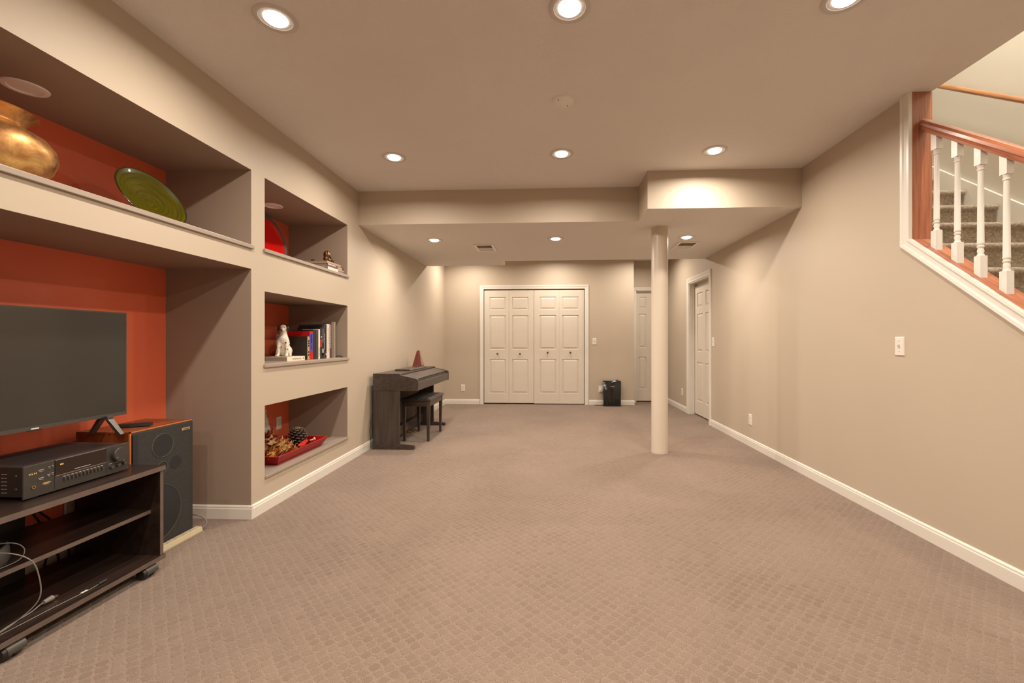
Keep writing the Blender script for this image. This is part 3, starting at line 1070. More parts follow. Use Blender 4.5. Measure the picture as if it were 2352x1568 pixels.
# display window, split lines
dsp = obj('display_window', MB().box(0.0, 0.0016, -0.098, 0.096, 0.066, 0.127), M['display'], rec)
obj('display_edge', MB().box(0.0012, 0.0022, -0.098, 0.096, 0.0645, 0.0660), M['silver_paint'], dsp)
obj('display_edge', MB().box(0.0012, 0.0022, -0.098, 0.096, 0.127, 0.1280), M['silver_paint'], dsp)
for y in (-0.100, 0.098):
    obj('seam', MB().box(-0.0005, 0.0006, y - 0.0007, y + 0.0007, 0.014, 0.131), M['vent_hole'], rec)
for k in range(11):
    y = -0.066 + k * 0.0146
    obj('preset_button', MB().box(0.0, 0.006, y - 0.0022, y + 0.0022, 0.036, 0.051), M['silver_paint'] if False else M['metal_dark'], rec, bevel=0.001)
    obj('button_mark', MB().box(0.0, 0.0008, y - 0.004, y + 0.004, 0.0545, 0.0560), M['white_print'], rec)
RYX = Matrix.Rotation(R(90), 3, 'Y')
kn = obj('volume_knob', MB().lathe([(0.033, 0), (0.0325, 0.016), (0.0305, 0.019), (0, 0.0192)], 40, (0, 0.150, 0.088), RYX), M['receiver'], rec, smooth=30)
obj('knob_mark', MB().box(0.0192, 0.0196, 0.128, 0.134, 0.0775, 0.0790), M['white_print'], kn)
for k, y in enumerate((0.118, 0.147, 0.174)):
    obj('small_knob', MB().lathe([(0.0075, 0), (0.007, 0.012), (0, 0.0125)], 18, (0, y, 0.038 + 0.002 * k), RYX), M['metal_dark'], rec, smooth=30)
    obj('button_mark', MB().box(0.0, 0.0006, y - 0.006, y + 0.006, 0.052, 0.0535), M['white_print'], rec)
for y, z, w_ in ((-0.145, 0.098, 0.009), (-0.145, 0.067, 0.009), (-0.118, 0.102, 0.003), (-0.106, 0.1035, 0.003), (-0.120, 0.073, 0.005), (-0.107, 0.075, 0.004)):
    obj('push_button', MB().lathe([(1, 0), (1, 0.002), (0.8, 0.003), (0, 0.003)], 18, (0, y, z), RYX @ Matrix.Diagonal((0.0028, w_ * 0.85, 1))), M['button_grey'], rec, smooth=30)
    obj('button_mark', MB().box(0.0, 0.0006, y - w_, y + w_, z + 0.006, z + 0.0072), M['white_print'], rec)
obj('headphone_jack', MB().lathe([(0.0035, 0.0), (0.0035, 0.003), (0.0065, 0.003), (0.0065, 0)], 20, (0, -0.170, 0.045), RYX), M['brass'], rec, smooth=30)
obj('jack_hole', MB().lathe([(0.0045, 0.001), (0, 0.001)], 16, (0, -0.170, 0.045), RYX), M['vent_hole'], rec)
BX = lambda x, y, z: basis((0, 1, 0), (0, 0, 1), (1, 0, 0), (x, y, z))
text('brand_lettering', 'KLH', 0.0105, M['gold_print'], rec, BX(0.0006, -0.172, 0.096), xscale=1.35)
obj('display_mark', MB().box(0.0016, 0.0020, -0.082, -0.070, 0.105, 0.110), M['gold_print'], dsp)
obj('display_text', MB().box(0.0016, 0.0020, -0.030, 0.032, 0.0735, 0.0750), M['white_print'], dsp)
for a, b, z in ((-0.142, -0.112, 0.047), (-0.138, -0.116, 0.050), (-0.135, -0.120, 0.0435)):
    obj('model_text', MB().box(0, 0.0005, a, b, z, z + 0.0014), M['gold_print'], rec)

# ---- floor speakers
def speaker(y0, lab):
    xf, xb = -2.075, -2.362
    W, Hh = 0.366, 0.662
    t = thing('floor_speaker', lab, 'speaker', ((xf + xb) / 2, y0 + W / 2, 0))
    hx_ = (xf - xb) / 2
    wy = W / 2
    obj('cabinet_top', MB().box(-hx_, hx_ - 0.012, -wy, wy, Hh - 0.016, Hh), M['teak'], t, bevel=0.001)
    obj('cabinet_side', MB().box(-hx_, hx_ - 0.012, -wy, -wy + 0.016, 0, Hh - 0.016), M['teak_z'], t)
    obj('cabinet_side', MB().box(-hx_, hx_ - 0.012, wy - 0.016, wy, 0, Hh - 0.016), M['teak_z'], t)
    obj('cabinet_body', MB().box(-hx_, hx_ - 0.014, -wy + 0.016, wy - 0.016, 0, Hh - 0.016), M['black_matte'], t)
    obj('edge_trim', MB().box(hx_ - 0.012, hx_ - 0.006, -wy, -wy + 0.008, 0, Hh).box(hx_ - 0.012, hx_ - 0.006, -wy, wy, Hh - 0.006, Hh), M['teak_edge'], t)
    g = obj('grille', MB().box(hx_ - 0.012, hx_, -wy + 0.010, wy, 0.012, Hh - 0.008), M['grille'], t, bevel=0.004)
    obj('grille_frame', MB().box(hx_ - 0.0115, hx_ + 0.0004, -wy + 0.010, -wy + 0.036, 0.02, Hh - 0.02), M['grille_dark'], t)
    for (yy_, zz_, r_, ring) in ((-0.010, 0.557, 0.062, True), (0.069, 0.447, 0.036, False), (-0.012, 0.440, 0.030, True), (-0.050, 0.205, 0.150, True)):
        d = obj('driver_disc', MB().lathe([(r_, 0), (r_ * 0.97, 0.0012), (0, 0.0012)], 48, (hx_, yy_, zz_), RYX), M['grille_dark'], g, smooth=30)
        if ring:
            obj('driver_ring', MB().lathe([(r_ - 0.0015, 0.001), (r_ - 0.001, 0.0024), (r_ + 0.001, 0.0024), (r_ + 0.0015, 0)], 48, (hx_, yy_, zz_), RYX), M['grille_ring'], g, smooth=30)
    bd = obj('badge', MB().box(hx_, hx_ + 0.003, 0.107, 0.158, 0.610, 0.624), M['badge'], t, bevel=0.001)
    bm_ = MB()
    for k in range(9):
        yk = 0.1125 + k * 0.0046
        bm_.box(hx_ + 0.003, hx_ + 0.0034, yk, yk + 0.0034, 0.6145, 0.6195)
    obj('badge_lettering', bm_, M['black_matte'], bd)
    return t


speaker(2.012, 'tall teak floor speaker with black grille behind the media cart')
speaker(0.815, 'matching teak floor speaker under the far end of the television')

# ---- television
TVX, TY0, TY1, TZ0, TZ1 = -2.165, 1.108, 2.075, 0.742, 1.258
tv = thing('television', 'flat black television standing on the teak speakers', 'television', (TVX, (TY0 + TY1) / 2, 0.662))
o_ = 0.662
hw = (TY1 - TY0) / 2
obj('housing', MB().box(-0.035, -0.004, -hw + 0.002, hw - 0.002, TZ0 - o_ + 0.004, TZ1 - o_ - 0.002), M['black_plastic'], tv, bevel=0.006)
obj('screen', MB().box(-0.004, 0.001, -hw + 0.006, hw - 0.006, TZ0 - o_ + 0.016, TZ1 - o_ - 0.006), M['screen'], tv)
bz = MB()
bz.box(-0.005, 0.003, -hw, hw, TZ0 - o_, TZ0 - o_ + 0.016)
bz.box(-0.005, 0.002, -hw, hw, TZ1 - o_ - 0.006, TZ1 - o_)
bz.box(-0.005, 0.002, -hw, -hw + 0.006, TZ0 - o_ + 0.016, TZ1 - o_ - 0.006)
bz.box(-0.005, 0.002, hw - 0.006, hw, TZ0 - o_ + 0.016, TZ1 - o_ - 0.006)
obj('bezel', bz, M['metal_dark'], tv)
obj('logo_plate', MB().box(0.003, 0.0036, 0.082, 0.110, TZ0 - o_ + 0.003, TZ0 - o_ + 0.008), M['white_print'], tv)
obj('sensor', MB().box(0.0, 0.0036, 0.070, 0.125, TZ0 - o_ - 0.004, TZ0 - o_), M['black_gloss'], tv)
for y in (-0.385, 0.385):
    fm = MB()
    zt_ = TZ0 - o_ + 0.004
    for s, xr in ((1, 0.085), (-1, -0.085)):
        fm.loft([[(s * 0.002 - 0.004, y - 0.014, zt_), (s * 0.030 - 0.004, y - 0.014, zt_ - 0.012), (s * 0.030 - 0.004, y + 0.014, zt_ - 0.012), (s * 0.002 - 0.004, y + 0.014, zt_)],
                 [(xr - s * 0.022, y - 0.010, 0.0), (xr, y - 0.010, 0.0), (xr, y + 0.010, 0.0), (xr - s * 0.022, y + 0.010, 0.0)]])
    fm.box(-0.03, 0.022, y - 0.014, y + 0.014, zt_ - 0.012, zt_ + 0.004)
    obj('foot', fm, M['metal_dark'], tv, bevel=0.002)

# ---- remote control
rm = thing('remote_control', 'slim black remote control lying on the teak speaker', 'remote control', (-2.20, 2.145, 0.662), R(-62))
prof = [(-0.022, 0.004), (-0.016, 0.0), (0.016, 0.0), (0.022, 0.004), (0.020, 0.015), (0.014, 0.019), (-0.014, 0.019), (-0.020, 0.015)]
obj('body', MB().loft([[(x, y, z * k) for x, z in prof] for y, k in ((-0.075, 0.8), (-0.06, 1), (0.06, 1.05), (0.075, 0.85))]), M['black_plastic'], rm, smooth=40)
for i in range(3):
    for j in range(4):
        obj('button', MB().box(-0.011 + i * 0.011 - 0.0035, -0.011 + i * 0.011 + 0.0035, -0.04 + j * 0.022 - 0.003, -0.04 + j * 0.022 + 0.003, 0.018, 0.0205), M['metal_dark'], rm)

# ---- power strip and its cord
ps = thing('power_strip', 'cream power strip on the carpet in front of the teak speaker', 'power strip', (-2.052, 2.27, 0))
m = MB().loft([[(x, y, z) for x, z in ((-0.020, 0), (0.022, 0), (0.024, 0.012), (0.016, 0.034), (-0.018, 0.036))] for y in (-0.16, 0.125)])
obj('housing', m, M['strip'], ps, bevel=0.003)
for k in range(5):
    y = -0.12 + k * 0.048
    obj('socket', MB().box(-0.012, 0.010, y - 0.014, y + 0.014, 0.033, 0.0368), M['plate_beige'], ps)
cd = MB().tube(spline([(-2.17, 2.42, 0.082), (-2.12, 2.432, 0.086), (-2.075, 2.440, 0.072), (-2.048, 2.440, 0.048), (-2.042, 2.432, 0.030), (-2.046, 2.415, 0.018), (-2.052, 2.397, 0.018)], 8), 0.0045, 10)
obj('looping_lead', cd, M['cord_grey'], smooth=60, label='grey cord looping from the power strip past the speaker', cat='cord')

# ---- things on the cart
zs = 0.2965
pouch = thing('leather_pouch', 'open black leather pouch on the middle shelf of the media cart', 'pouch', (-2.03, 1.420, zs))
rings = []
for z, a, b in ((0, 0.055, 0.070), (0.02, 0.062, 0.080), (0.05, 0.058, 0.078), (0.062, 0.050, 0.072)):
    rings.append([(a * math.cos(2 * PI * k / 24) * (1 - 0.2 * math.sin(2 * PI * k / 24) ** 2), b * math.sin(2 * PI * k / 24), z + (0.012 * math.sin(2 * PI * k / 24) if z > 0.03 else 0)) for k in range(24)])
inner = [[(p[0] * 0.88, p[1] * 0.88, p[2] - 0.004) for p in rings[-1]], [(p[0] * 0.8, p[1] * 0.8, 0.012) for p in rings[0]]]
obj('body', MB().loft(rings + inner), M['leather'], pouch, smooth=50)
rim = rings[-1] + [rings[-1][0]]
obj('rim_seam', MB().tube(rim, 0.003, 6), M['black_matte'], pouch, smooth=60)

w1 = MB().tube(spline([(-2.04, 1.34, 0.372), (-2.01, 1.40, 0.388), (-1.985, 1.475, 0.372), (-1.965, 1.500, 0.340), (-1.965, 1.485, 0.306), (-1.972, 1.42, 0.2995), (-1.985, 1.34, 0.2995)], 10), 0.0017, 8)
obj('grey_cable', w1, M['cord_grey'], smooth=60, label='thin grey cable looping over the leather pouch', cat='cable')
w2 = MB().tube(spline([(-1.975, 1.34, 0.372), (-1.935, 1.41, 0.368), (-1.900, 1.465, 0.320), (-1.888, 1.485, 0.25), (-1.893, 1.490, 0.16), (-1.925, 1.45, 0.105), (-1.95, 1.39, 0.0795), (-1.96, 1.34, 0.0795)], 10), 0.0021, 8)
obj('grey_cable', w2, M['cord_grey'], smooth=60, label='grey cable hanging from the middle shelf down to the cart bottom', cat='cable')
pc = thing('appliance_lead', 'grey power lead ending in a plug on the cart bottom board', 'lead', (-1.98, 1.55, 0.076))
px, py, pz = -1.98, 1.55, 0.076
pts = [(-1.945, 1.34, 0.0795), (-1.955, 1.40, 0.0795), (-1.972, 1.48, 0.080), (-1.982, 1.535, 0.080), (-1.988, 1.565, 0.086), (-1.990, 1.582, 0.088)]
obj('cord', MB().tube([(p[0] - px, p[1] - py, p[2] - pz) for p in spline(pts, 8)], 0.0024, 8), M['cord_grey'], pc, smooth=60)
pl = obj('plug', MB().cyl((-0.010, 0.030, 0.012), (-0.013, 0.062, 0.012), 0.008, 14, 0.011), M['cord_grey'], pc, smooth=40)
pr_ = MB()
for s in (-1, 1):
    pr_.box(-0.0136 + s * 0.004, -0.0124 + s * 0.004, 0.060, 0.080, 0.009, 0.015)
obj('prongs', pr_, M['chrome'], pl)
cb2 = thing('thin_cord', 'thin grey cord with a white tag lying along the cart front edge', 'cord', (-1.90, 1.55, 0.076))
qx, qy, qz = -1.90, 1.55, 0.076
pts = [(-1.945, 1.33, 0.0785), (-1.940, 1.40, 0.0785), (-1.936, 1.48, 0.0785), (-1.934, 1.55, 0.0785), (-1.928, 1.62, 0.0785), (-1.922, 1.685, 0.0785), (-1.921, 1.725, 0.081)]
obj('cord', MB().tube([(p[0] - qx, p[1] - qy, p[2] - qz) for p in spline(pts, 8)], 0.0018, 8), M['cord_grey'], cb2, smooth=60)
obj('connector', MB().cyl((-0.021, 0.172, 0.006), (-0.021, 0.204, 0.006), 0.0055, 12), M['cord_black'], cb2, smooth=40)
obj('paper_tag', MB().box(-0.029, -0.019, 0.108, 0.132, 0.0045, 0.0055), M['white_print'], cb2)
# cables hanging behind the cart
for pts, lab in (([(-2.37, 1.80, 0.52), (-2.375, 1.83, 0.37), (-2.38, 1.87, 0.28), (-2.375, 1.93, 0.16), (-2.37, 1.95, 0.02)], 'black cable hanging behind the media cart, nearest the adapter'),
                 ([(-2.395, 1.84, 0.52), (-2.398, 1.85, 0.36), (-2.40, 1.90, 0.30), (-2.398, 1.94, 0.22), (-2.395, 1.90, 0.02)], 'black cable crossing in the bundle behind the media cart'),
                 ([(-2.355, 1.74, 0.285), (-2.355, 1.82, 0.275), (-2.355, 1.88, 0.268), (-2.355, 1.96, 0.20), (-2.355, 1.98, 0.02)], 'black cable running level behind the media cart')):
    obj('black_cable', MB().tube(spline(pts, 8), 0.005, 8), M['cord_black'], smooth=60, label=lab, cat='cable', group='cables behind the media cart')

# ================================================================== UPPER NICHE
def vase_mat():
    m, nt, bs = new_mat('vase_bronze')
    v = coords(nt)
    n1 = noise(nt, v, 9, 5, 0.65, 0.8)
    c = ramp(nt, n1, [(0.30, srgb(140, 92, 56)), (0.5, srgb(196, 146, 92)), (0.68, srgb(226, 186, 116))])
    nt.links.new(c, bs.inputs['Base Color'])
    bs.inputs['Metallic'].default_value = 0.85
    rr = ramp(nt, noise(nt, v, 30, 3), [(0.3, (0.30,) * 3), (0.7, (0.52,) * 3)])
    nt.links.new(rr, bs.inputs['Roughness'])
    bump(nt, bs, noise(nt, v, 14, 3), 0.12, 0.004)
    return m


M['vase'] = vase_mat()
prof = [(0, 0), (0.085, 0), (0.11, 0.012), (0.155, 0.045), (0.186, 0.085), (0.200, 0.130), (0.194, 0.168), (0.170, 0.200), (0.138, 0.220), (0.114, 0.229),
        (0.110, 0.233), (0.113, 0.238), (0.109, 0.244), (0.112, 0.252), (0.125, 0.268), (0.141, 0.282), (0.146, 0.287), (0.142, 0.289), (0.125, 0.275), (0.100, 0.245), (0.12, 0.20), (0.10, 0.03), (0, 0.02)]
obj('bronze_vase', MB().lathe(prof, 64), M['vase'], loc=(-2.170, 1.525, SILLU), smooth=50, label='large mottled bronze vase with flared rim in the upper niche', cat='vase')


def dish_mat(name, a, b, c):
    m, nt, bs = new_mat(name)
    tc = nt.nodes.new('ShaderNodeTexCoord')
    sp = nt.nodes.new('ShaderNodeSeparateXYZ')
    nt.links.new(tc.outputs['Object'], sp.inputs[0])
    r2 = math_n(nt, 'ADD', math_n(nt, 'MULTIPLY', sp.outputs[0], sp.outputs[0]), math_n(nt, 'MULTIPLY', sp.outputs[1], sp.outputs[1]))
    rr = math_n(nt, 'SQRT', r2)
    cmb = nt.nodes.new('ShaderNodeCombineXYZ')
    ang = math_n(nt, 'ARCTAN2', sp.outputs[1], sp.outputs[0])
    nt.links.new(math_n(nt, 'MULTIPLY', rr, 130), cmb.inputs[0])
    nt.links.new(math_n(nt, 'MULTIPLY', ang, 0.7), cmb.inputs[1])
    n1 = noise(nt, cmb.outputs[0], 1.0, 4, 0.6, 0.2)
    col = ramp(nt, n1, [(0.33, a), (0.5, b), (0.68, c)])
    nt.links.new(col, bs.inputs['Base Color'])
    bs.inputs['Roughness'].default_value = 0.35
    bs.inputs['Specular IOR Level'].default_value = 0.15
    bs.inputs['Coat Weight'].default_value = 0.35
    bs.inputs['Coat Roughness'].default_value = 0.04
    return m


M['green_dish'] = dish_mat('green_lacquer_dish', (0.040, 0.034, 0.001, 1), (0.062, 0.051, 0.001, 1), (0.092, 0.073, 0.002, 1))
M['green_rim'] = paint('green_dish_rim', (0.02, 0.022, 0.006, 1), 0.15, 0.1, 20, coat=0.6)
M['red_dish'] = dish_mat('red_lacquer_dish', (0.60, 0.004, 0.003, 1), (0.64, 0.006, 0.004, 1), (0.68, 0.010, 0.006, 1))
M['dark_rim'] = paint('dark_dish_rim', (0.13, 0.115, 0.10, 1), 0.3, 0.1, 20)


def dish(name, label, D, foot, th, yaw, mat, rimmat, rim_w, deep, cat):
    """Round dish standing on edge: 'foot' is its lowest point, leaning back by th."""
    t = bpy.data.objects.new(name, None)
    t.empty_display_size = 0.05
    COL.objects.link(t)
    nrm = Vector((math.cos(yaw) * math.cos(th), math.sin(yaw) * math.cos(th), math.sin(th)))
    up = Vector((-math.cos(yaw) * math.sin(th), -math.sin(yaw) * math.sin(th), math.cos(th)))
    h = up.cross(nrm)
    C = Vector(foot) + up * D / 2
    t.matrix_world = Matrix(((h.x, up.x, nrm.x, C.x), (h.y, up.y, nrm.y, C.y), (h.z, up.z, nrm.z, C.z), (0, 0, 0, 1)))
    tag(t, label, cat)
    r = D / 2
    ri = r - rim_w
    obj('face', MB().lathe([(0, -deep), (ri * 0.45, -deep), (ri * 0.62, -deep * 0.8), (ri * 0.85, -deep * 0.28), (ri, 0.0), (ri - 0.0005, -0.004), (0.001, -deep - 0.008), (0, -deep - 0.008)], 64), mat, t, smooth=60)
    obj('rim', MB().lathe([(ri - 0.001, 0.0), (ri + rim_w * 0.5, 0.002), (r - 0.001, 0.001), (r, -0.002), (r - 0.004, -0.006), (ri - 0.001, -0.006)], 64), rimmat, t, smooth=60)
    return t


dish('green_dish', 'large green lacquered dish leaning in the upper niche', 0.341, (-2.0, 2.13, SILLU + 0.003), 0.51, -0.105, M['green_dish'], M['green_rim'], 0.006, 0.045, 'dish')
st = thing('dish_stand', 'small dark easel holding up the green dish', 'dish stand', (-2.12, 2.14, SILLU))
for s in (-1, 1):
    m = MB().tube([(0.115, s * 0.05, 0.022), (0.105, s * 0.05, 0.004), (0.06, s * 0.05, 0.004), (-0.035, s * 0.045, 0.004)], 0.0035, 8)
    obj('leg', m, M['black_plastic'], st, smooth=60)
obj('prop', MB().tube([(-0.035, -0.045, 0.004), (-0.028, -0.02, 0.10), (-0.028, 0.02, 0.10), (-0.035, 0.045, 0.004)], 0.0035, 8), M['black_plastic'], st, smooth=60)

# ================================================================== SMALL NICHES
dish('red_plate', 'big round red plate with dark rim leaning in the top small niche', 0.445, (-2.27, 3.405, SILL1 + 0.004), 0.20, 0.0, M['red_dish'], M['dark_rim'], 0.034, 0.03, 'plate')


def book(name, lab, loc, size, cover, pages, spine_x=True, parts=(), group=None, rz=0.0, lying=False):
    """Book with origin at its base. Standing: spine towards +x; size = (depth x, thickness y, height z).
    Lying: spine towards +x; size = (depth x, length y, thickness z)."""
    t = thing(name, lab, 'book', loc, rz, group)
    dx, dy, dz = size
    c = 0.0025
    if lying:
        obj('page_block', MB().box(-dx + 0.004, -c, -dy / 2 + 0.004, dy / 2 - 0.004, c, dz - c), pages, t)
        m = MB().box(-dx, 0, -dy / 2, dy / 2, 0, c)
        m.box(-dx, 0, -dy / 2, dy / 2, dz - c, dz)
        m.box(-c, 0, -dy / 2, dy / 2, c, dz - c)
    else:
        obj('page_block', MB().box(-dx + 0.004, -c, -dy / 2 + c, dy / 2 - c, 0.003, dz - 0.004), pages, t)
        m = MB().box(-dx, 0, -dy / 2, -dy / 2 + c, 0, dz)
        m.box(-dx, 0, dy / 2 - c, dy / 2, 0, dz)
        m.box(-c, 0, -dy / 2 + c, dy / 2 - c, 0, dz)
    cv = obj('cover', m, cover, t, bevel=0.0008)
    for (nm, mat_, a, b, z0, z1) in parts:      # flat print on the spine: y range, z range
        obj(nm, MB().box(0, 0.0005, a, b, z0, z1), mat_, cv)
    return t


def pc_(name, r, g, b, rough=0.4):
    M[name] = paint('cover_' + name, srgb(r, g, b), rough, 0.06, 30)
    return M[name]


pages = paint('book_pages', srgb(196, 180, 160), 0.8, 0.12, 90)
pages_d = paint('book_pages_grey', srgb(150, 136, 120), 0.8, 0.12, 90)
c_green = pc_('dark_green', 46, 40, 32)
c_red = pc_('red', 176, 12, 18)
c_blue = pc_('blue', 66, 60, 150)
c_black = pc_('black', 30, 27, 28)
c_slate = pc_('slate', 58, 52, 52)
c_white = pc_('white', 214, 200, 184)
c_cream = pc_('cream', 226, 214, 194)
c_gold = pc_('gold', 176, 152, 104)
c_purple = pc_('purple', 92, 56, 80)
c_grey = pc_('grey', 128, 118, 104)
c_silver = pc_('silver', 176, 164, 146)
c_tan = pc_('tan', 176, 138, 110)
c_ltblue = pc_('light_blue', 120, 150, 180)

bx = -1.968


def marks(mat_, th, z0, z1, n_, wfrac=0.5):
    """Rows of little strokes standing for a spine title."""
    out = []
    for k in range(n_):
        a = z0 + (z1 - z0) * k / n_
        out.append(('title_stroke', mat_, -th * wfrac / 2, th * wfrac / 2, a, a + (z1 - z0) / n_ * 0.62))
    return out


specs = [
    # label, y0, y1, height, depth, cover, pages, parts builder
    ('short dark green book with gold patterned spine', 3.357, 3.387, 0.190, 0.165, c_green, pages_d,
     lambda th: [('spine_panel', c_gold, -th * .48, th * .48, 0.002, 0.188)] + [('spine_mark', c_black, -th * .1, th * .35, z, z + 0.014) for z in (0.03, 0.055, 0.105, 0.125, 0.145)]),
    ('red book with blue spine panel and white title', 3.389, 3.443, 0.232, 0.185, c_red, pages,
     lambda th: [('spine_panel', c_blue, -th * .47, th * .47, 0.072, 0.212)] + [('title_stroke', c_white, -th * .2 + 0.006 * (k % 2), th * .05 + 0.006 * (k % 2), 0.135 + k * 0.0085, 0.1405 + k * 0.0085) for k in range(8)]
     + [('author_stroke', c_white, -th * .05, th * .08, 0.085 + k * 0.008, 0.090 + k * 0.008) for k in range(4)]),
    ('black book beside the red and blue one', 3.446, 3.483, 0.240, 0.19, c_black, pages, lambda th: []),
    ('dark slate book standing next to the white spined one', 3.485, 3.520, 0.246, 0.15, c_slate, pages_d, lambda th: []),
    ('narrow white spined book', 3.522, 3.547, 0.252, 0.14, c_cream, pages, lambda th: marks(c_black, th, 0.02, 0.10, 7, 0.3)),
    ('black book with a red spine band', 3.549, 3.580, 0.266, 0.20, c_black, pages, lambda th: [('spine_band', c_red, -th * .45, th * .45, 0.10, 0.165), ('spine_mark', c_white, -th * .1, th * .3, 0.18, 0.192)]),
    ('black book with pale lower spine label', 3.582, 3.604, 0.280, 0.21, c_black, pages, lambda th: [('spine_band', c_white, -th * .4, th * .4, 0.03, 0.085), ('spine_mark', c_tan, -th * .4, th * .4, 0.03, 0.05)] + marks(c_silver, th, 0.14, 0.26, 8)),
    ('dark book with small blue title strokes', 3.606, 3.630, 0.294, 0.22, c_slate, pages, lambda th: marks(c_ltblue, th, 0.08, 0.22, 12)),
    ('black paperback left of the thick white book', 3.632, 3.652, 0.298, 0.19, c_black, pages, lambda th: [('spine_mark', c_white, -th * .2, th * .3, 0.03, 0.045)]),
    ('thick white spined book', 3.654, 3.704, 0.300, 0.20, c_white, pages, lambda th: marks(c_gold, th, 0.06, 0.27, 16, 0.2)),
    ('purple spined book with white title strokes', 3.706, 3.738, 0.306, 0.21, c_purple, pages, lambda th: marks(c_white, th, 0.09, 0.30, 15, 0.35)),
    ('tall grey book with silver edge at the row end', 3.741, 3.812, 0.325, 0.22, c_grey, pages, lambda th: [('spine_band', c_silver, th * .12, th * .3, 0.0, 0.325)]),
]
for lab, y0, y1, h, dpt, cov, pg, pf in specs:
    th = y1 - y0
    book('standing_book', lab + ', in the middle niche row', (bx, (y0 + y1) / 2, SILL2), (dpt, th, h), cov, pg, parts=pf(th), group='books standing in the middle small niche')

book('lying_book', 'white book lying flat under the ceramic dalmatian', (-1.955, 3.187, SILL2), (0.175, 0.228, 0.033), c_cream, pages_d, lying=True,
     parts=[('title_stroke', c_grey, -0.05 + k * 0.009, -0.045 + k * 0.009, 0.010, 0.020) for k in range(13)] + [('spine_mark', c_black, 0.090, 0.098, 0.012, 0.022)])
# small black cable end at the niche corner
obj('loose_cable', MB().tube(spline([(-1.99, 3.815, SILL2 + 0.004), (-1.965, 3.822, SILL2 + 0.012), (-1.94, 3.835, SILL2 + 0.014), (-1.92, 3.846, SILL2 + 0.005)], 6), 0.0045, 8), M['cord_black'], smooth=60,
    label='short black cable end at the corner of the middle niche', cat='cable')

# stack of books with a bronze figure
zz0 = SILL1
stack = [('bottom book of the stack in the top small niche, cream and grey', (-1.905, 3.700, zz0), (0.215, 0.285, 0.034), c_cream, pages_d, [('spine_band', c_grey, 0.03, 0.14, 0.004, 0.030)]),
         ('middle book of the stack in the top small niche, plum and white', (-1.910, 3.698, zz0 + 0.034), (0.225, 0.275, 0.030), c_purple, pages_d, [('spine_band', c_tan, 0.04, 0.12, 0.004, 0.026), ('spine_band', c_white, -0.13, 0.0, 0.018, 0.026)]),
         ('top book of the stack in the top small niche, tan', (-1.918, 3.690, zz0 + 0.064), (0.205, 0.245, 0.020), c_tan, pages, [('spine_band', c_gold, -0.11, 0.11, 0.006, 0.013)])]
for lab, loc, sz, cov, pg, pt in stack:
    book('stacked_book', lab, loc, sz, cov, pg, lying=True, parts=pt, group='books stacked in the top small niche')


def blob(name, mb, mat, parent=None, voxel=0.004, loc=(0, 0, 0), rz=0.0, smooth_it=6, **kw):
    o = obj(name, mb, mat, parent, loc=loc, rz=rz, **kw)
    r = o.modifiers.new('remesh', 'REMESH')
    r.mode = 'VOXEL'
    r.voxel_size = voxel
    r.use_smooth_shade = True
    s = o.modifiers.new('smooth', 'SMOOTH')
    s.iterations = smooth_it
    s.factor = 0.5
    return o


M['figure'] = paint('figurine_bronze', srgb(92, 66, 40), 0.25, 0.5, 40, metal=0.7)
M['figure_gold'] = paint('figurine_gold', srgb(196, 150, 88), 0.3, 0.15, 40, metal=0.6)
fg = thing('bronze_figurine', 'small bronze crouching figurine on top of the stacked books', 'figurine', (-1.972, 3.672, zz0 + 0.084))
m = MB()
m.ball((0, -0.01, 0.030), 0.026, 0.034, 0.030)            # haunches
m.ball((0, -0.022, 0.065), 0.021, 0.022, 0.034)           # back
m.ball((0.004, 0.004, 0.092), 0.016, 0.018, 0.016)        # head bowed forward
m.tube([(0.012, -0.02, 0.075), (0.022, 0.01, 0.055), (0.016, 0.034, 0.040), (0.008, 0.048, 0.022)], [0.008, 0.008, 0.007, 0.006], 8)
m.tube([(-0.012, -0.02, 0.075), (-0.02, 0.01, 0.055), (-0.014, 0.034, 0.040), (-0.006, 0.048, 0.022)], [0.008, 0.008, 0.007, 0.006], 8)
m.tube([(0.014, -0.005, 0.022), (0.018, 0.030, 0.030), (0.014, 0.065, 0.012)], [0.013, 0.011, 0.008], 8)
m.tube([(-0.014, -0.005, 0.022), (-0.018, 0.030, 0.030), (-0.014, 0.065, 0.012)], [0.013, 0.011, 0.008], 8)
m.box(-0.025, 0.025, -0.045, 0.090, 0, 0.010)
blob('body', m, M['figure'], fg, 0.0028)
obj('ball', MB().ball((0, 0.082, 0.024), 0.017), M['figure'], fg, smooth=60)
obj('shawl', MB().loft([[(r_ * math.cos(a), 0.003 + y_ + r_ * 0.9 * math.sin(a), z_) for a in [R(q) for q in range(-60, 181, 20)]] for r_, y_, z_ in ((0.010, 0.004, 0.109), (0.0175, 0.003, 0.098), (0.020, 0.0, 0.085), (0.022, -0.004, 0.070))], cap=False, closed=False), M['figure_gold'], fg, smooth=60)
obj('beetle_box', MB().lathe([(0, 0), (0.014, 0), (0.015, 0.008), (0.010, 0.013), (0, 0.014)], 16), M['black_plastic'], loc=(-2.05, 3.58, zz0 + 0.084), smooth=50,
    label='tiny dark round box beside the bronze figurine', cat='box')


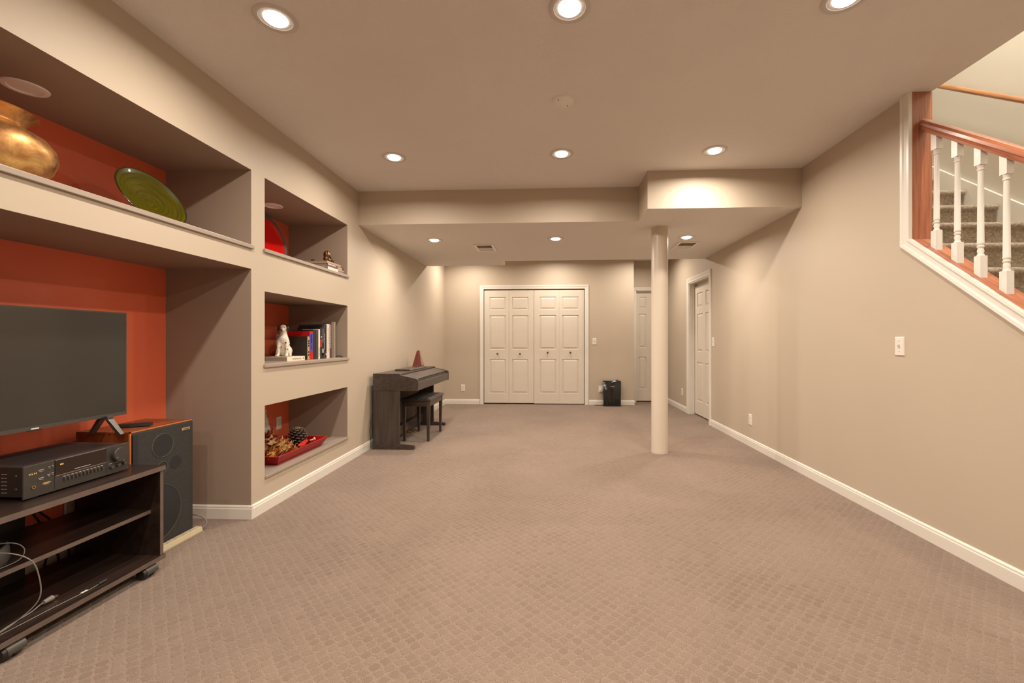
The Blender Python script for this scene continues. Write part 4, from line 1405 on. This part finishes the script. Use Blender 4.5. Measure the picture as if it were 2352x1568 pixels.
# ---- ceramic dalmatian (seated, facing the room and slightly left)
def spot_mat():
    m, nt, bs = new_mat('dalmatian_glaze')
    v = coords(nt)
    vo = nt.nodes.new('ShaderNodeTexVoronoi')
    vo.inputs['Scale'].default_value = 44
    vo.inputs['Randomness'].default_value = 1.0
    nt.links.new(v, vo.inputs['Vector'])
    sepc = nt.nodes.new('ShaderNodeSeparateColor')
    nt.links.new(vo.outputs['Color'], sepc.inputs[0])
    keep = math_n(nt, 'GREATER_THAN', sepc.outputs[0], 0.50)
    near = math_n(nt, 'LESS_THAN', math_n(nt, 'ADD', vo.outputs['Distance'], math_n(nt, 'MULTIPLY', noise(nt, v, 90, 2), 0.12)), 0.30)
    k = math_n(nt, 'MULTIPLY', keep, near)
    c = ramp(nt, k, [(0.4, (0.72, 0.64, 0.54, 1)), (0.6, (0.02, 0.018, 0.016, 1))])
    nt.links.new(c, bs.inputs['Base Color'])
    bs.inputs['Roughness'].default_value = 0.18
    bs.inputs['Coat Weight'].default_value = 0.6
    bs.inputs['Coat Roughness'].default_value = 0.05
    return m


M['dalmatian'] = spot_mat()
# local frame: +x is the dog's front
dog = thing('ceramic_dalmatian', 'white ceramic dalmatian figure with black spots sitting on a book', 'figurine', (-2.045, 3.172, SILL2 + 0.033), R(-70))
m = MB()
m.ball((-0.030, 0, 0.042), 0.044, 0.046, 0.044)                  # rump
m.ball((-0.012, 0, 0.090), 0.036, 0.040, 0.058)                  # trunk
m.ball((0.010, 0, 0.130), 0.032, 0.037, 0.040)                   # deep chest
m.tube([(0.004, 0, 0.150), (0.008, 0, 0.180), (0.012, 0, 0.205)], [0.030, 0.024, 0.022], 14)   # neck
m.ball((0.014, 0, 0.218), 0.029, 0.027, 0.026)                   # skull
m.tube([(0.024, 0, 0.214), (0.045, 0, 0.203), (0.060, 0, 0.197)], [0.019, 0.0165, 0.013], 12)  # muzzle
for s in (-1, 1):
    m.tube([(0.014, s * 0.024, 0.125), (0.030, s * 0.027, 0.075), (0.036, s * 0.028, 0.030), (0.040, s * 0.029, 0.008)], [0.019, 0.0135, 0.011, 0.012], 12)   # forelegs
    m.ball((0.050, s * 0.030, 0.009), 0.017, 0.013, 0.009)       # fore paws
    m.ball((-0.016, s * 0.036, 0.042), 0.040, 0.019, 0.034)      # thigh
    m.tube([(0.010, s * 0.042, 0.030), (-0.004, s * 0.046, 0.012), (0.022, s * 0.048, 0.008)], [0.013, 0.010, 0.009], 10)    # hind foot
m.tube([(-0.066, 0, 0.02), (-0.080, -0.02, 0.010), (-0.075, -0.045, 0.008), (-0.055, -0.06, 0.008)], [0.009, 0.008, 0.0065, 0.005], 10)
blob('body', m, M['dalmatian'], dog, 0.0032, smooth_it=8)
for s in (-1, 1):
    e = MB().loft([[(0.010 + a * math.cos(w_), s * y_, z_ + b * math.sin(w_)) for w_ in [2 * PI * k / 14 for k in range(14)]] for y_, a, b, z_ in
                   ((0.018, 0.010, 0.006, 0.234), (0.028, 0.016, 0.016, 0.224), (0.036, 0.017, 0.022, 0.212), (0.040, 0.010, 0.012, 0.204))])
    obj('ear', e, M['black_gloss'], dog, smooth=60)
    obj('eye', MB().ball((0.037, s * 0.0125, 0.222), 0.0042), M['black_gloss'], dog, smooth=60)
obj('nose', MB().ball((0.0705, 0, 0.201), 0.0065, 0.008, 0.0055), M['black_gloss'], dog, smooth=60)
obj('mouth', MB().tube([(0.062, -0.010, 0.188), (0.070, -0.004, 0.190), (0.0735, 0, 0.193), (0.070, 0.004, 0.190), (0.062, 0.010, 0.188)], 0.0011, 6), M['black_gloss'], dog, smooth=60)

# ---- red tray with autumn leaves and pine cone
M['tray'] = paint('tray_red_lacquer', srgb(150, 6, 12), 0.42, 0.12, 14, spec=0.3)
M['tray_edge'] = paint('tray_worn_edge', srgb(186, 50, 40), 0.45, 0.3, 60)
TBZ = SILL3
tray = thing('red_tray', 'flared red lacquer tray in the lowest niche holding leaves and a pine cone', 'tray', (-2.095, 3.232, TBZ))
bo = (-0.150, 0.148, -0.285, 0.288)
to = (-0.195, 0.188, -0.330, 0.335)


def rect(b, z, ins=0.0):
    return [(b[0] + ins, b[2] + ins, z), (b[1] - ins, b[2] + ins, z), (b[1] - ins, b[3] - ins, z), (b[0] + ins, b[3] - ins, z)]


obj('base', MB().box(bo[0], bo[1], bo[2], bo[3], 0, 0.008), M['tray'], tray)
ro, rt = rect(bo, 0.0), rect(to, 0.070)
ri_, rti = rect(bo, 0.008, 0.010), rect(to, 0.070, 0.010)
for k in range(4):
    q = (k + 1) % 4
    obj('side_wall', MB().loft([[ro[k], ro[q], ri_[q], ri_[k]], [rt[k], rt[q], rti[q], rti[k]]]), M['tray'], tray)
    obj('rim_edge', MB().loft([[rt[k], rt[q], rti[q], rti[k]], [tuple(Vector(p) + Vector((0, 0, 0.0015))) for p in (rt[k], rt[q], rti[q], rti[k])]]), M['tray_edge'], tray)

# pine cone
M['cone_core'] = paint('cone_core', (0.030, 0.018, 0.012, 1), 0.8, 0.2, 60)
M['cone_scale'] = paint('cone_scale', (0.075, 0.044, 0.030, 1), 0.6, 0.3, 60)
M['cone_tip'] = paint('cone_tip', (0.33, 0.24, 0.18, 1), 0.7, 0.2, 60)
pcn = thing('pine_cone', 'big brown pine cone standing in the red tray', 'pine cone', (-2.115, 3.465, TBZ + 0.026))
obj('core', MB().lathe([(0, 0), (0.03, 0.004), (0.046, 0.03), (0.044, 0.07), (0.026, 0.115), (0, 0.135)], 20), M['cone_core'], pcn, smooth=60)
NS = 92
sc_m, tip_m = MB(), MB()
for k in range(NS):
    f_ = (k + 0.5) / NS
    z = 0.006 + 0.128 * f_
    rad = 0.068 * math.sin(PI * min(1, (0.16 + 0.80 * f_))) ** 0.75
    a = k * 2.39996
    up_ = 0.05 + 1.15 * f_
    er = Vector((math.cos(a), math.sin(a), 0))
    et = Vector((-math.sin(a), math.cos(a), 0))
    d_ = (er * math.cos(up_) + Vector((0, 0, math.sin(up_)))).normalized()
    nn = d_.cross(et)
    base = er * rad * 0.35 + Vector((0, 0, z - 0.012))
    L_ = rad * 0.72 + 0.006
    wd = 0.0075 + 0.0045 * math.sin(PI * f_)
    tip = base + d_ * L_
    rb = [base + et * wd * .4 - nn * .002, base - et * wd * .4 - nn * .002, base - et * wd * .4 + nn * .002, base + et * wd * .4 + nn * .002]
    rt_ = [tip + et * wd - nn * .003, tip - et * wd - nn * .003, tip - et * wd + nn * .003, tip + et * wd + nn * .003]
    sc_m.loft([rb, rt_])
    tp = tip + d_ * 0.004
    tip_m.loft([[tip + et * wd - nn * .0035, tip - et * wd - nn * .0035, tip - et * wd + nn * .0035, tip + et * wd + nn * .0035],
                [tp + et * wd * .35 - nn * .001, tp - et * wd * .35 - nn * .001, tp - et * wd * .35 + nn * .002, tp + et * wd * .35 + nn * .002]])
tag(obj('scales', sc_m, M['cone_scale'], pcn), kind='stuff')
tag(obj('scale_tips', tip_m, M['cone_tip'], pcn), kind='stuff')

# autumn leaves
def leaf_mat(name, a, b, c):
    m, nt, bs = new_mat(name)
    v = coords(nt)
    col = ramp(nt, noise(nt, v, 55, 3, 0.6), [(0.3, a), (0.5, b), (0.7, c)])
    nt.links.new(col, bs.inputs['Base Color'])
    bs.inputs['Roughness'].default_value = 0.55
    return m


LM = [leaf_mat('leaf_tan', srgb(150, 104, 60), srgb(190, 146, 88), srgb(214, 176, 116)),
      leaf_mat('leaf_yellow', srgb(176, 132, 60), srgb(208, 170, 92), srgb(226, 200, 120)),
      leaf_mat('leaf_rust', srgb(120, 44, 22), srgb(168, 76, 38), srgb(200, 120, 70)),
      leaf_mat('leaf_plum', srgb(60, 14, 16), srgb(96, 22, 22), srgb(140, 60, 48)),
      leaf_mat('leaf_scarlet', srgb(150, 12, 12), srgb(204, 36, 26), srgb(226, 84, 48))]
M['stem'] = paint('stem_olive', srgb(110, 92, 62), 0.6, 0.2, 40)


def leaf_mesh(lobes, L_, W_, curl):
    """Leaf outline with lobes, gently curled, with thickness."""
    N_ = 22
    out = []
    for k in range(N_ + 1):
        t_ = k / N_
        wv = W_ * math.sin(PI * min(1, t_ ** 0.8)) * (1 + (0.38 * math.cos(lobes * 2 * PI * t_) if lobes else 0))
        out.append((t_ * L_, wv))
    m = MB()
    up_, lo_ = [], []
    for (x, wv) in out:
        zc = curl * (x / L_) ** 2 * L_
        up_.append([(x, -wv, zc + 0.35 * abs(wv)), (x, 0, zc), (x, wv, zc + 0.35 * abs(wv)), (x, wv, zc + 0.35 * abs(wv) + .0006), (x, 0, zc + 0.0006), (x, -wv, zc + 0.35 * abs(wv) + .0006)])
    m.loft(up_)
    return to_mesh('leaf', m, 50)


SHAPES = [leaf_mesh(3, 0.095, 0.026, 0.35), leaf_mesh(0, 0.070, 0.022, 0.25), leaf_mesh(4, 0.085, 0.024, -0.25), leaf_mesh(0, 0.085, 0.018, 0.1)]
LCACHE = {}


def put_leaf(root, shape, mi, base, az, el, roll, s):
    key = (shape, mi)
    if key not in LCACHE:
        me = SHAPES[shape].copy()
        me.materials.append(LM[mi])
        LCACHE[key] = me
    o = bpy.data.objects.new('leaf', LCACHE[key])
    COL.objects.link(o)
    o.parent = root
    o.matrix_local = Matrix.Translation(base) @ Matrix.Rotation(az, 4, 'Z') @ Matrix.Rotation(-el, 4, 'Y') @ Matrix.Rotation(roll, 4, 'X') @ Matrix.Scale(s, 4)


spray = thing('leaf_spray', 'dried autumn leaf spray in tan, yellow and rust heaped in the red tray', 'dried leaves', (-2.06, 3.07, TBZ + 0.010))
rnd = random.Random(11)
stems = MB()
for k in range(9):
    a = rnd.uniform(-0.6, 1.9)
    b = rnd.uniform(0.05, 0.12)
    e = Vector((math.cos(a) * b * 0.7, math.sin(a) * b * 1.4, rnd.uniform(0.04, 0.12)))
    stems.tube([(0, -0.06, 0.006), e * 0.5 + Vector((0, 0, 0.02)), e], [0.003, 0.0025, 0.002], 6)
stems.tube([(0.075, -0.08, 0.018), (0.08, 0.0, 0.05), (0.075, 0.10, 0.085), (0.06, 0.16, 0.10)], [0.004, 0.004, 0.003, 0.002], 8)
obj('stems', stems, M['stem'], spray, smooth=60)
for k in range(96):
    u = rnd.random()
    x = rnd.uniform(-0.10, 0.095)
    y = rnd.uniform(-0.125, 0.13)
    z = 0.02 + 0.125 * max(0, 1 - ((x + 0.01) / 0.12) ** 2 - ((y + 0.02) / 0.17) ** 2) * rnd.uniform(0.3, 1)
    front = x > 0.02
    if front:
        mi = rnd.choice([0, 0, 1, 1, 0, 2])
    elif y < -0.02:
        mi = rnd.choice([2, 2, 3, 0, 3])
    else:
        mi = rnd.choice([2, 3, 4, 3, 0])
    put_leaf(spray, rnd.choice([0, 0, 1, 2]), mi, (x, y, z), rnd.uniform(-1.2, 2.6), rnd.uniform(0.1, 1.1), rnd.uniform(-0.7, 0.7), rnd.uniform(0.6, 1.0))
for k in range(22):
    a = rnd.uniform(0, 2 * PI)
    put_leaf(spray, rnd.choice([0, 2]), rnd.choice([2, 2, 3, 4]), (-0.055 + rnd.uniform(-0.02, 0.02), 0.03 + rnd.uniform(-0.03, 0.03), 0.105 + rnd.uniform(0, 0.055)), a, rnd.uniform(0.4, 1.3), rnd.uniform(-0.6, 0.6), rnd.uniform(0.55, 0.8))
frond = thing('red_leaf_frond', 'scarlet feathered leaf lying in the red tray beside the berries', 'dried leaf', (-1.985, 3.335, TBZ + 0.045))
obj('stem', MB().tube([(0, -0.05, 0), (0.0, 0.0, 0.018), (-0.01, 0.06, 0.03)], 0.0018, 6), M['stem'], frond, smooth=60)
for k in range(9):
    y = -0.045 + k * 0.0115
    for s in (-1, 1):
        put_leaf(frond, 3, 4, (-0.001 * k, y, 0.006 + k * 0.0028), PI / 2 - s * R(58), 0.15, s * 0.3, 0.44 - 0.02 * k)
M['berry'] = paint('berry_cream', srgb(222, 180, 132), 0.4, 0.1, 40)
br = thing('berry_sprig', 'sprig of cream berries at the end of the red tray', 'berries', (-1.965, 3.43, TBZ + 0.056))
obj('stem', MB().tube([(0, -0.03, 0.0), (0, 0, 0.012), (0.005, 0.03, 0.016)], 0.0015, 6), M['stem'], br, smooth=60)
for k in range(9):
    obj('berry', MB().ball((rnd.uniform(-0.008, 0.015), rnd.uniform(-0.028, 0.034), 0.012 + rnd.uniform(0, 0.016)), 0.0062, n=12, m=8), M['berry'], br, smooth=60)

# white painted board leaning behind the leaves
cv = thing('white_board', 'white board with speckled edge leaning at the back of the lowest niche', 'board', (-2.395, 3.385, TBZ))
m = MB().prism([(0.050, 0.0), (0.062, 0.0), (-0.022, 0.365), (-0.034, 0.365)], -0.12, 0.105, 'y')
obj('panel', m, M['plate_white'], cv)
m = MB()
for k in range(26):
    f_ = rnd.random()
    m.ball((0.062 - 0.084 * f_ + 0.0005, 0.098 + rnd.uniform(-0.006, 0.006), 0.365 * f_), 0.002, 0.0028, 0.004, 8, 5)
obj('speckles', m, M['black_matte'], cv)

# ================================================================== PIANO
M['piano'] = wood('piano_rosewood', (0.030, 0.020, 0.016, 1), (0.066, 0.046, 0.038, 1), 'y', 0.38, 50, 0.1)
M['piano_z'] = wood('piano_rosewood_upright', (0.032, 0.022, 0.018, 1), (0.064, 0.045, 0.037, 1), 'z', 0.4, 50, 0.1)
M['piano_edge'] = paint('piano_edge', (0.10, 0.078, 0.066, 1), 0.35, 0.1, 40)
M['piano_cloth'] = paint('piano_back_board', (0.085, 0.060, 0.038, 1), 0.8, 0.2, 40)
PX, PY = -1.835, 4.312
LEN = 1.315
pn = thing('digital_piano', 'dark rosewood digital piano with closed lid against the left wall', 'piano', (PX, PY, 0))
side = [(0, 0.602), (0, 0.779), (0.278, 0.779), (0.285, 0.775), (0.292, 0.762), (0.452, 0.727), (0.466, 0.720), (0.473, 0.708), (0.473, 0.602)]
for w0 in (0, LEN - 0.024):
    obj('end_panel', MB().prism(side, w0, w0 + 0.024, 'y'), M['piano'], pn, bevel=0.0015)
    lg = 0.004 if w0 == 0 else LEN - 0.034
    obj('leg_panel', MB().box(0.004, 0.274, lg, lg + 0.030, 0.045, 0.602), M['piano_z'], pn, bevel=0.001)
    f0 = -0.004 if w0 == 0 else LEN - 0.045
    obj('foot', MB().prism([(-0.004, 0), (0.430, 0), (0.430, 0.030), (0.420, 0.034), (0.285, 0.046), (-0.004, 0.046)], f0, f0 + 0.049, 'y'), M['piano'], pn, bevel=0.002)
obj('top_lid', MB().box(0.0, 0.279, 0.024, LEN - 0.024, 0.760, 0.777), M['piano'], pn, bevel=0.002)
obj('key_cover', MB().prism([(0.283, 0.752), (0.283, 0.760), (0.440, 0.7235), (0.440, 0.715)], 0.024, LEN - 0.024, 'y'), M['piano'], pn, bevel=0.002)
obj('cover_lip', MB().box(0.440, 0.450, 0.026, LEN - 0.026, 0.690, 0.713), M['black_plastic'], pn)
obj('key_slip', MB().box(0.448, 0.470, 0.024, LEN - 0.024, 0.604, 0.692), M['piano'], pn, bevel=0.003)
obj('key_bed', MB().box(0.0, 0.448, 0.024, LEN - 0.024, 0.604, 0.625), M['piano'], pn)
obj('lid_back', MB().box(0.0, 0.016, 0.024, LEN - 0.024, 0.625, 0.760), M['piano'], pn)
obj('back_board', MB().box(0.060, 0.072, 0.034, LEN - 0.034, 0.150, 0.604), M['piano_cloth'], pn)
obj('pedal_board', MB().box(0.072, 0.135, 0.034, LEN - 0.034, 0.050, 0.155), M['piano'], pn, bevel=0.002)
M['pedal_red'] = paint('pedal_red', srgb(200, 60, 60), 0.5)
for k in range(3):
    y = 0.560 + k * 0.085
    p = obj('pedal', MB().loft([[(0.120, y - 0.010, 0.062), (0.120, y + 0.010, 0.062), (0.120, y + 0.010, 0.072), (0.120, y - 0.010, 0.072)],
                            [(0.190, y - 0.010, 0.050), (0.190, y + 0.010, 0.050), (0.190, y + 0.010, 0.058), (0.190, y - 0.010, 0.058)],
                            [(0.228, y - 0.016, 0.040), (0.228, y + 0.016, 0.040), (0.228, y + 0.016, 0.048), (0.228, y - 0.016, 0.048)]]), M['brass'], pn, bevel=0.003)
    obj('pedal_marker', MB().box(0.1355, 0.1375, y - 0.009, y + 0.009, 0.082, 0.106), M['pedal_red'], p)
obj('music_rest', MB().prism([(0.075, 0.777), (0.255, 0.777), (0.255, 0.788), (0.235, 0.795), (0.075, 0.795)], 0.42, 1.04, 'y'), M['piano'], pn, bevel=0.002)
obj('music_rest_lip', MB().box(0.262, 0.268, 0.55, 1.02, 0.777, 0.7835), M['black_plastic'], pn)
obj('hanging_lead', MB().tube(spline([(-1.838, 4.34, 0.42), (-1.850, 4.325, 0.34), (-1.858, 4.300, 0.25), (-1.860, 4.292, 0.18), (-1.852, 4.300, 0.12), (-1.848, 4.296, 0.02)], 8), 0.0035, 8), M['cord_black'], smooth=60,
    label='black cord hanging behind the near end of the piano', cat='cord')

# metronome
M['met_wood'] = wood('metronome_wood', srgb(72, 20, 12), srgb(112, 38, 22), 'z', 0.3, 60, 0.3)
M['met_face'] = paint('metronome_face', srgb(150, 120, 92), 0.4, 0.1, 30)
mt = thing('metronome', 'reddish wooden pyramid metronome on the piano lid', 'metronome', (-1.715, 5.44, 0.7775))
b, tp_ = 0.062, 0.017
sq = lambda r_, z: [(-r_, -r_, z), (r_, -r_, z), (r_, r_, z), (-r_, r_, z)]
obj('case', MB().loft([sq(b, 0.006), sq(b - 0.002, 0.018), sq(tp_, 0.206), sq(tp_ * 0.6, 0.216)]), M['met_wood'], mt, bevel=0.0015)
obj('base_moulding', MB().loft([sq(b + 0.004, 0.0), sq(b + 0.004, 0.007), sq(b + 0.001, 0.010)]), M['met_wood'], mt)
m = MB()
sl_ = (b - 0.002 - tp_) / 0.188
for z0, z1 in ((0.03, 0.19),):
    x0_, x1_ = b - 0.002 - sl_ * (z0 - 0.018), b - 0.002 - sl_ * (z1 - 0.018)
    m.loft([[(x0_ - 0.002, -x0_ * .72, z0), (x0_ + 0.0012, -x0_ * .72, z0), (x0_ + 0.0012, x0_ * .72, z0), (x0_ - 0.002, x0_ * .72, z0)],
            [(x1_ - 0.002, -x1_ * .72, z1), (x1_ + 0.0012, -x1_ * .72, z1), (x1_ + 0.0012, x1_ * .72, z1), (x1_ - 0.002, x1_ * .72, z1)]])
obj('front_panel', m, M['met_face'], mt)
obj('wind_key', MB().cyl((0, 0.058, 0.05), (0, 0.075, 0.05), 0.004), M['brass'], mt)

# bench
BXc, BYc = -1.500, 4.945
bn = thing('piano_bench', 'dark wooden piano bench tucked against the piano', 'bench', (BXc, BYc, 0))
bw, bl = 0.152, 0.275
obj('seat', MB().box(-bw - 0.018, bw + 0.018, -bl - 0.015, bl + 0.015, 0.448, 0.475), M['piano'], bn, bevel=0.006)
obj('seat_pad', MB().box(-bw + 0.002, bw - 0.002, -bl + 0.005, bl - 0.005, 0.474, 0.480), M['leather'], bn, bevel=0.003)
for a in ('x', 'y'):
    for s in (-1, 1):
        if a == 'x':
            obj('apron', MB().box(s * (bw - 0.008) - 0.008, s * (bw - 0.008) + 0.008, -bl + 0.02, bl - 0.02, 0.388, 0.448), M['piano'], bn)
        else:
            obj('apron', MB().box(-bw + 0.02, bw - 0.02, s * (bl - 0.008) - 0.008, s * (bl - 0.008) + 0.008, 0.388, 0.448), M['piano'], bn)
for sx in (-1, 1):
    for sy in (-1, 1):
        x, y = sx * (bw - 0.014), sy * (bl - 0.014)
        x2, y2 = sx * (bw - 0.018), sy * (bl - 0.018)
        obj('leg', MB().loft([[(x2 - 0.013, y2 - 0.013, 0), (x2 + 0.013, y2 - 0.013, 0), (x2 + 0.013, y2 + 0.013, 0), (x2 - 0.013, y2 + 0.013, 0)],
                              [(x - 0.019, y - 0.019, 0.448), (x + 0.019, y - 0.019, 0.448), (x + 0.019, y + 0.019, 0.448), (x - 0.019, y + 0.019, 0.448)]]), M['piano_z'], bn, bevel=0.002)

# ================================================================== AIR PURIFIER BY THE FAR WALL
ap = thing('air_purifier', 'black box-shaped air purifier on the carpet right of the bifold doors', 'air purifier', (1.040, 7.40, 0))


def pur_ring(z, w_, yf, yb_):
    pts = []
    for k in range(13):
        u = -1 + 2 * k / 12
        pts.append((w_ * u, yf + 0.012 * u * u, z))
    pts += [(w_, yb_, z), (-w_, yb_, z)]
    return pts


obj('body', MB().loft([pur_ring(0.012, 0.143, -0.070, 0.065), pur_ring(0.05, 0.146, -0.072, 0.065), pur_ring(0.410, 0.149, -0.072, 0.065), pur_ring(0.432, 0.147, -0.058, 0.065), pur_ring(0.436, 0.143, -0.050, 0.060)]), M['black_gloss'], ap, smooth=40)
obj('base', MB().loft([pur_ring(0.0, 0.150, -0.074, 0.068), pur_ring(0.014, 0.150, -0.074, 0.068)]), M['black_plastic'], ap)
obj('control_strip', MB().loft([pur_ring(0.4355, 0.135, -0.040, 0.045), pur_ring(0.4385, 0.135, -0.040, 0.045)]), M['silver_paint'], ap)
obj('knob', MB().lathe([(0.019, 0.436), (0.018, 0.450), (0, 0.451)], 20, (0.088, -0.018, 0)), M['black_plastic'], ap, smooth=40)
for x, z0, z1, tl in ((-0.100, 0.03, 0.12, 0.02), (-0.065, 0.075, 0.175, 0.03), (0.045, 0.075, 0.16, -0.025)):
    obj('front_flute', MB().loft([[(x - 0.008 + tl, -0.0745, z0), (x + 0.004 + tl, -0.0745, z0), (x + 0.004 + tl, -0.068, z0), (x - 0.008 + tl, -0.068, z0)],
                                  [(x - 0.004, -0.0745, z1), (x + 0.006, -0.0745, z1), (x + 0.006, -0.068, z1), (x - 0.004, -0.068, z1)]]), M['black_matte'], ap)
text('brand_lettering', 'IDYLIS', 0.021, M['white_print'], ap, basis((1, 0, 0), (0, 0, 1), (0, -1, 0), (0.004, -0.0725, 0.340)))
obj('purifier_cord', MB().tube(spline([(0.90, 7.44, 0.012), (0.86, 7.42, 0.006), (0.80, 7.43, 0.006), (0.74, 7.44, 0.006)], 8), 0.0045, 8), M['cord_black'], smooth=60,
    label='black cord trailing on the carpet from the air purifier', cat='cord')
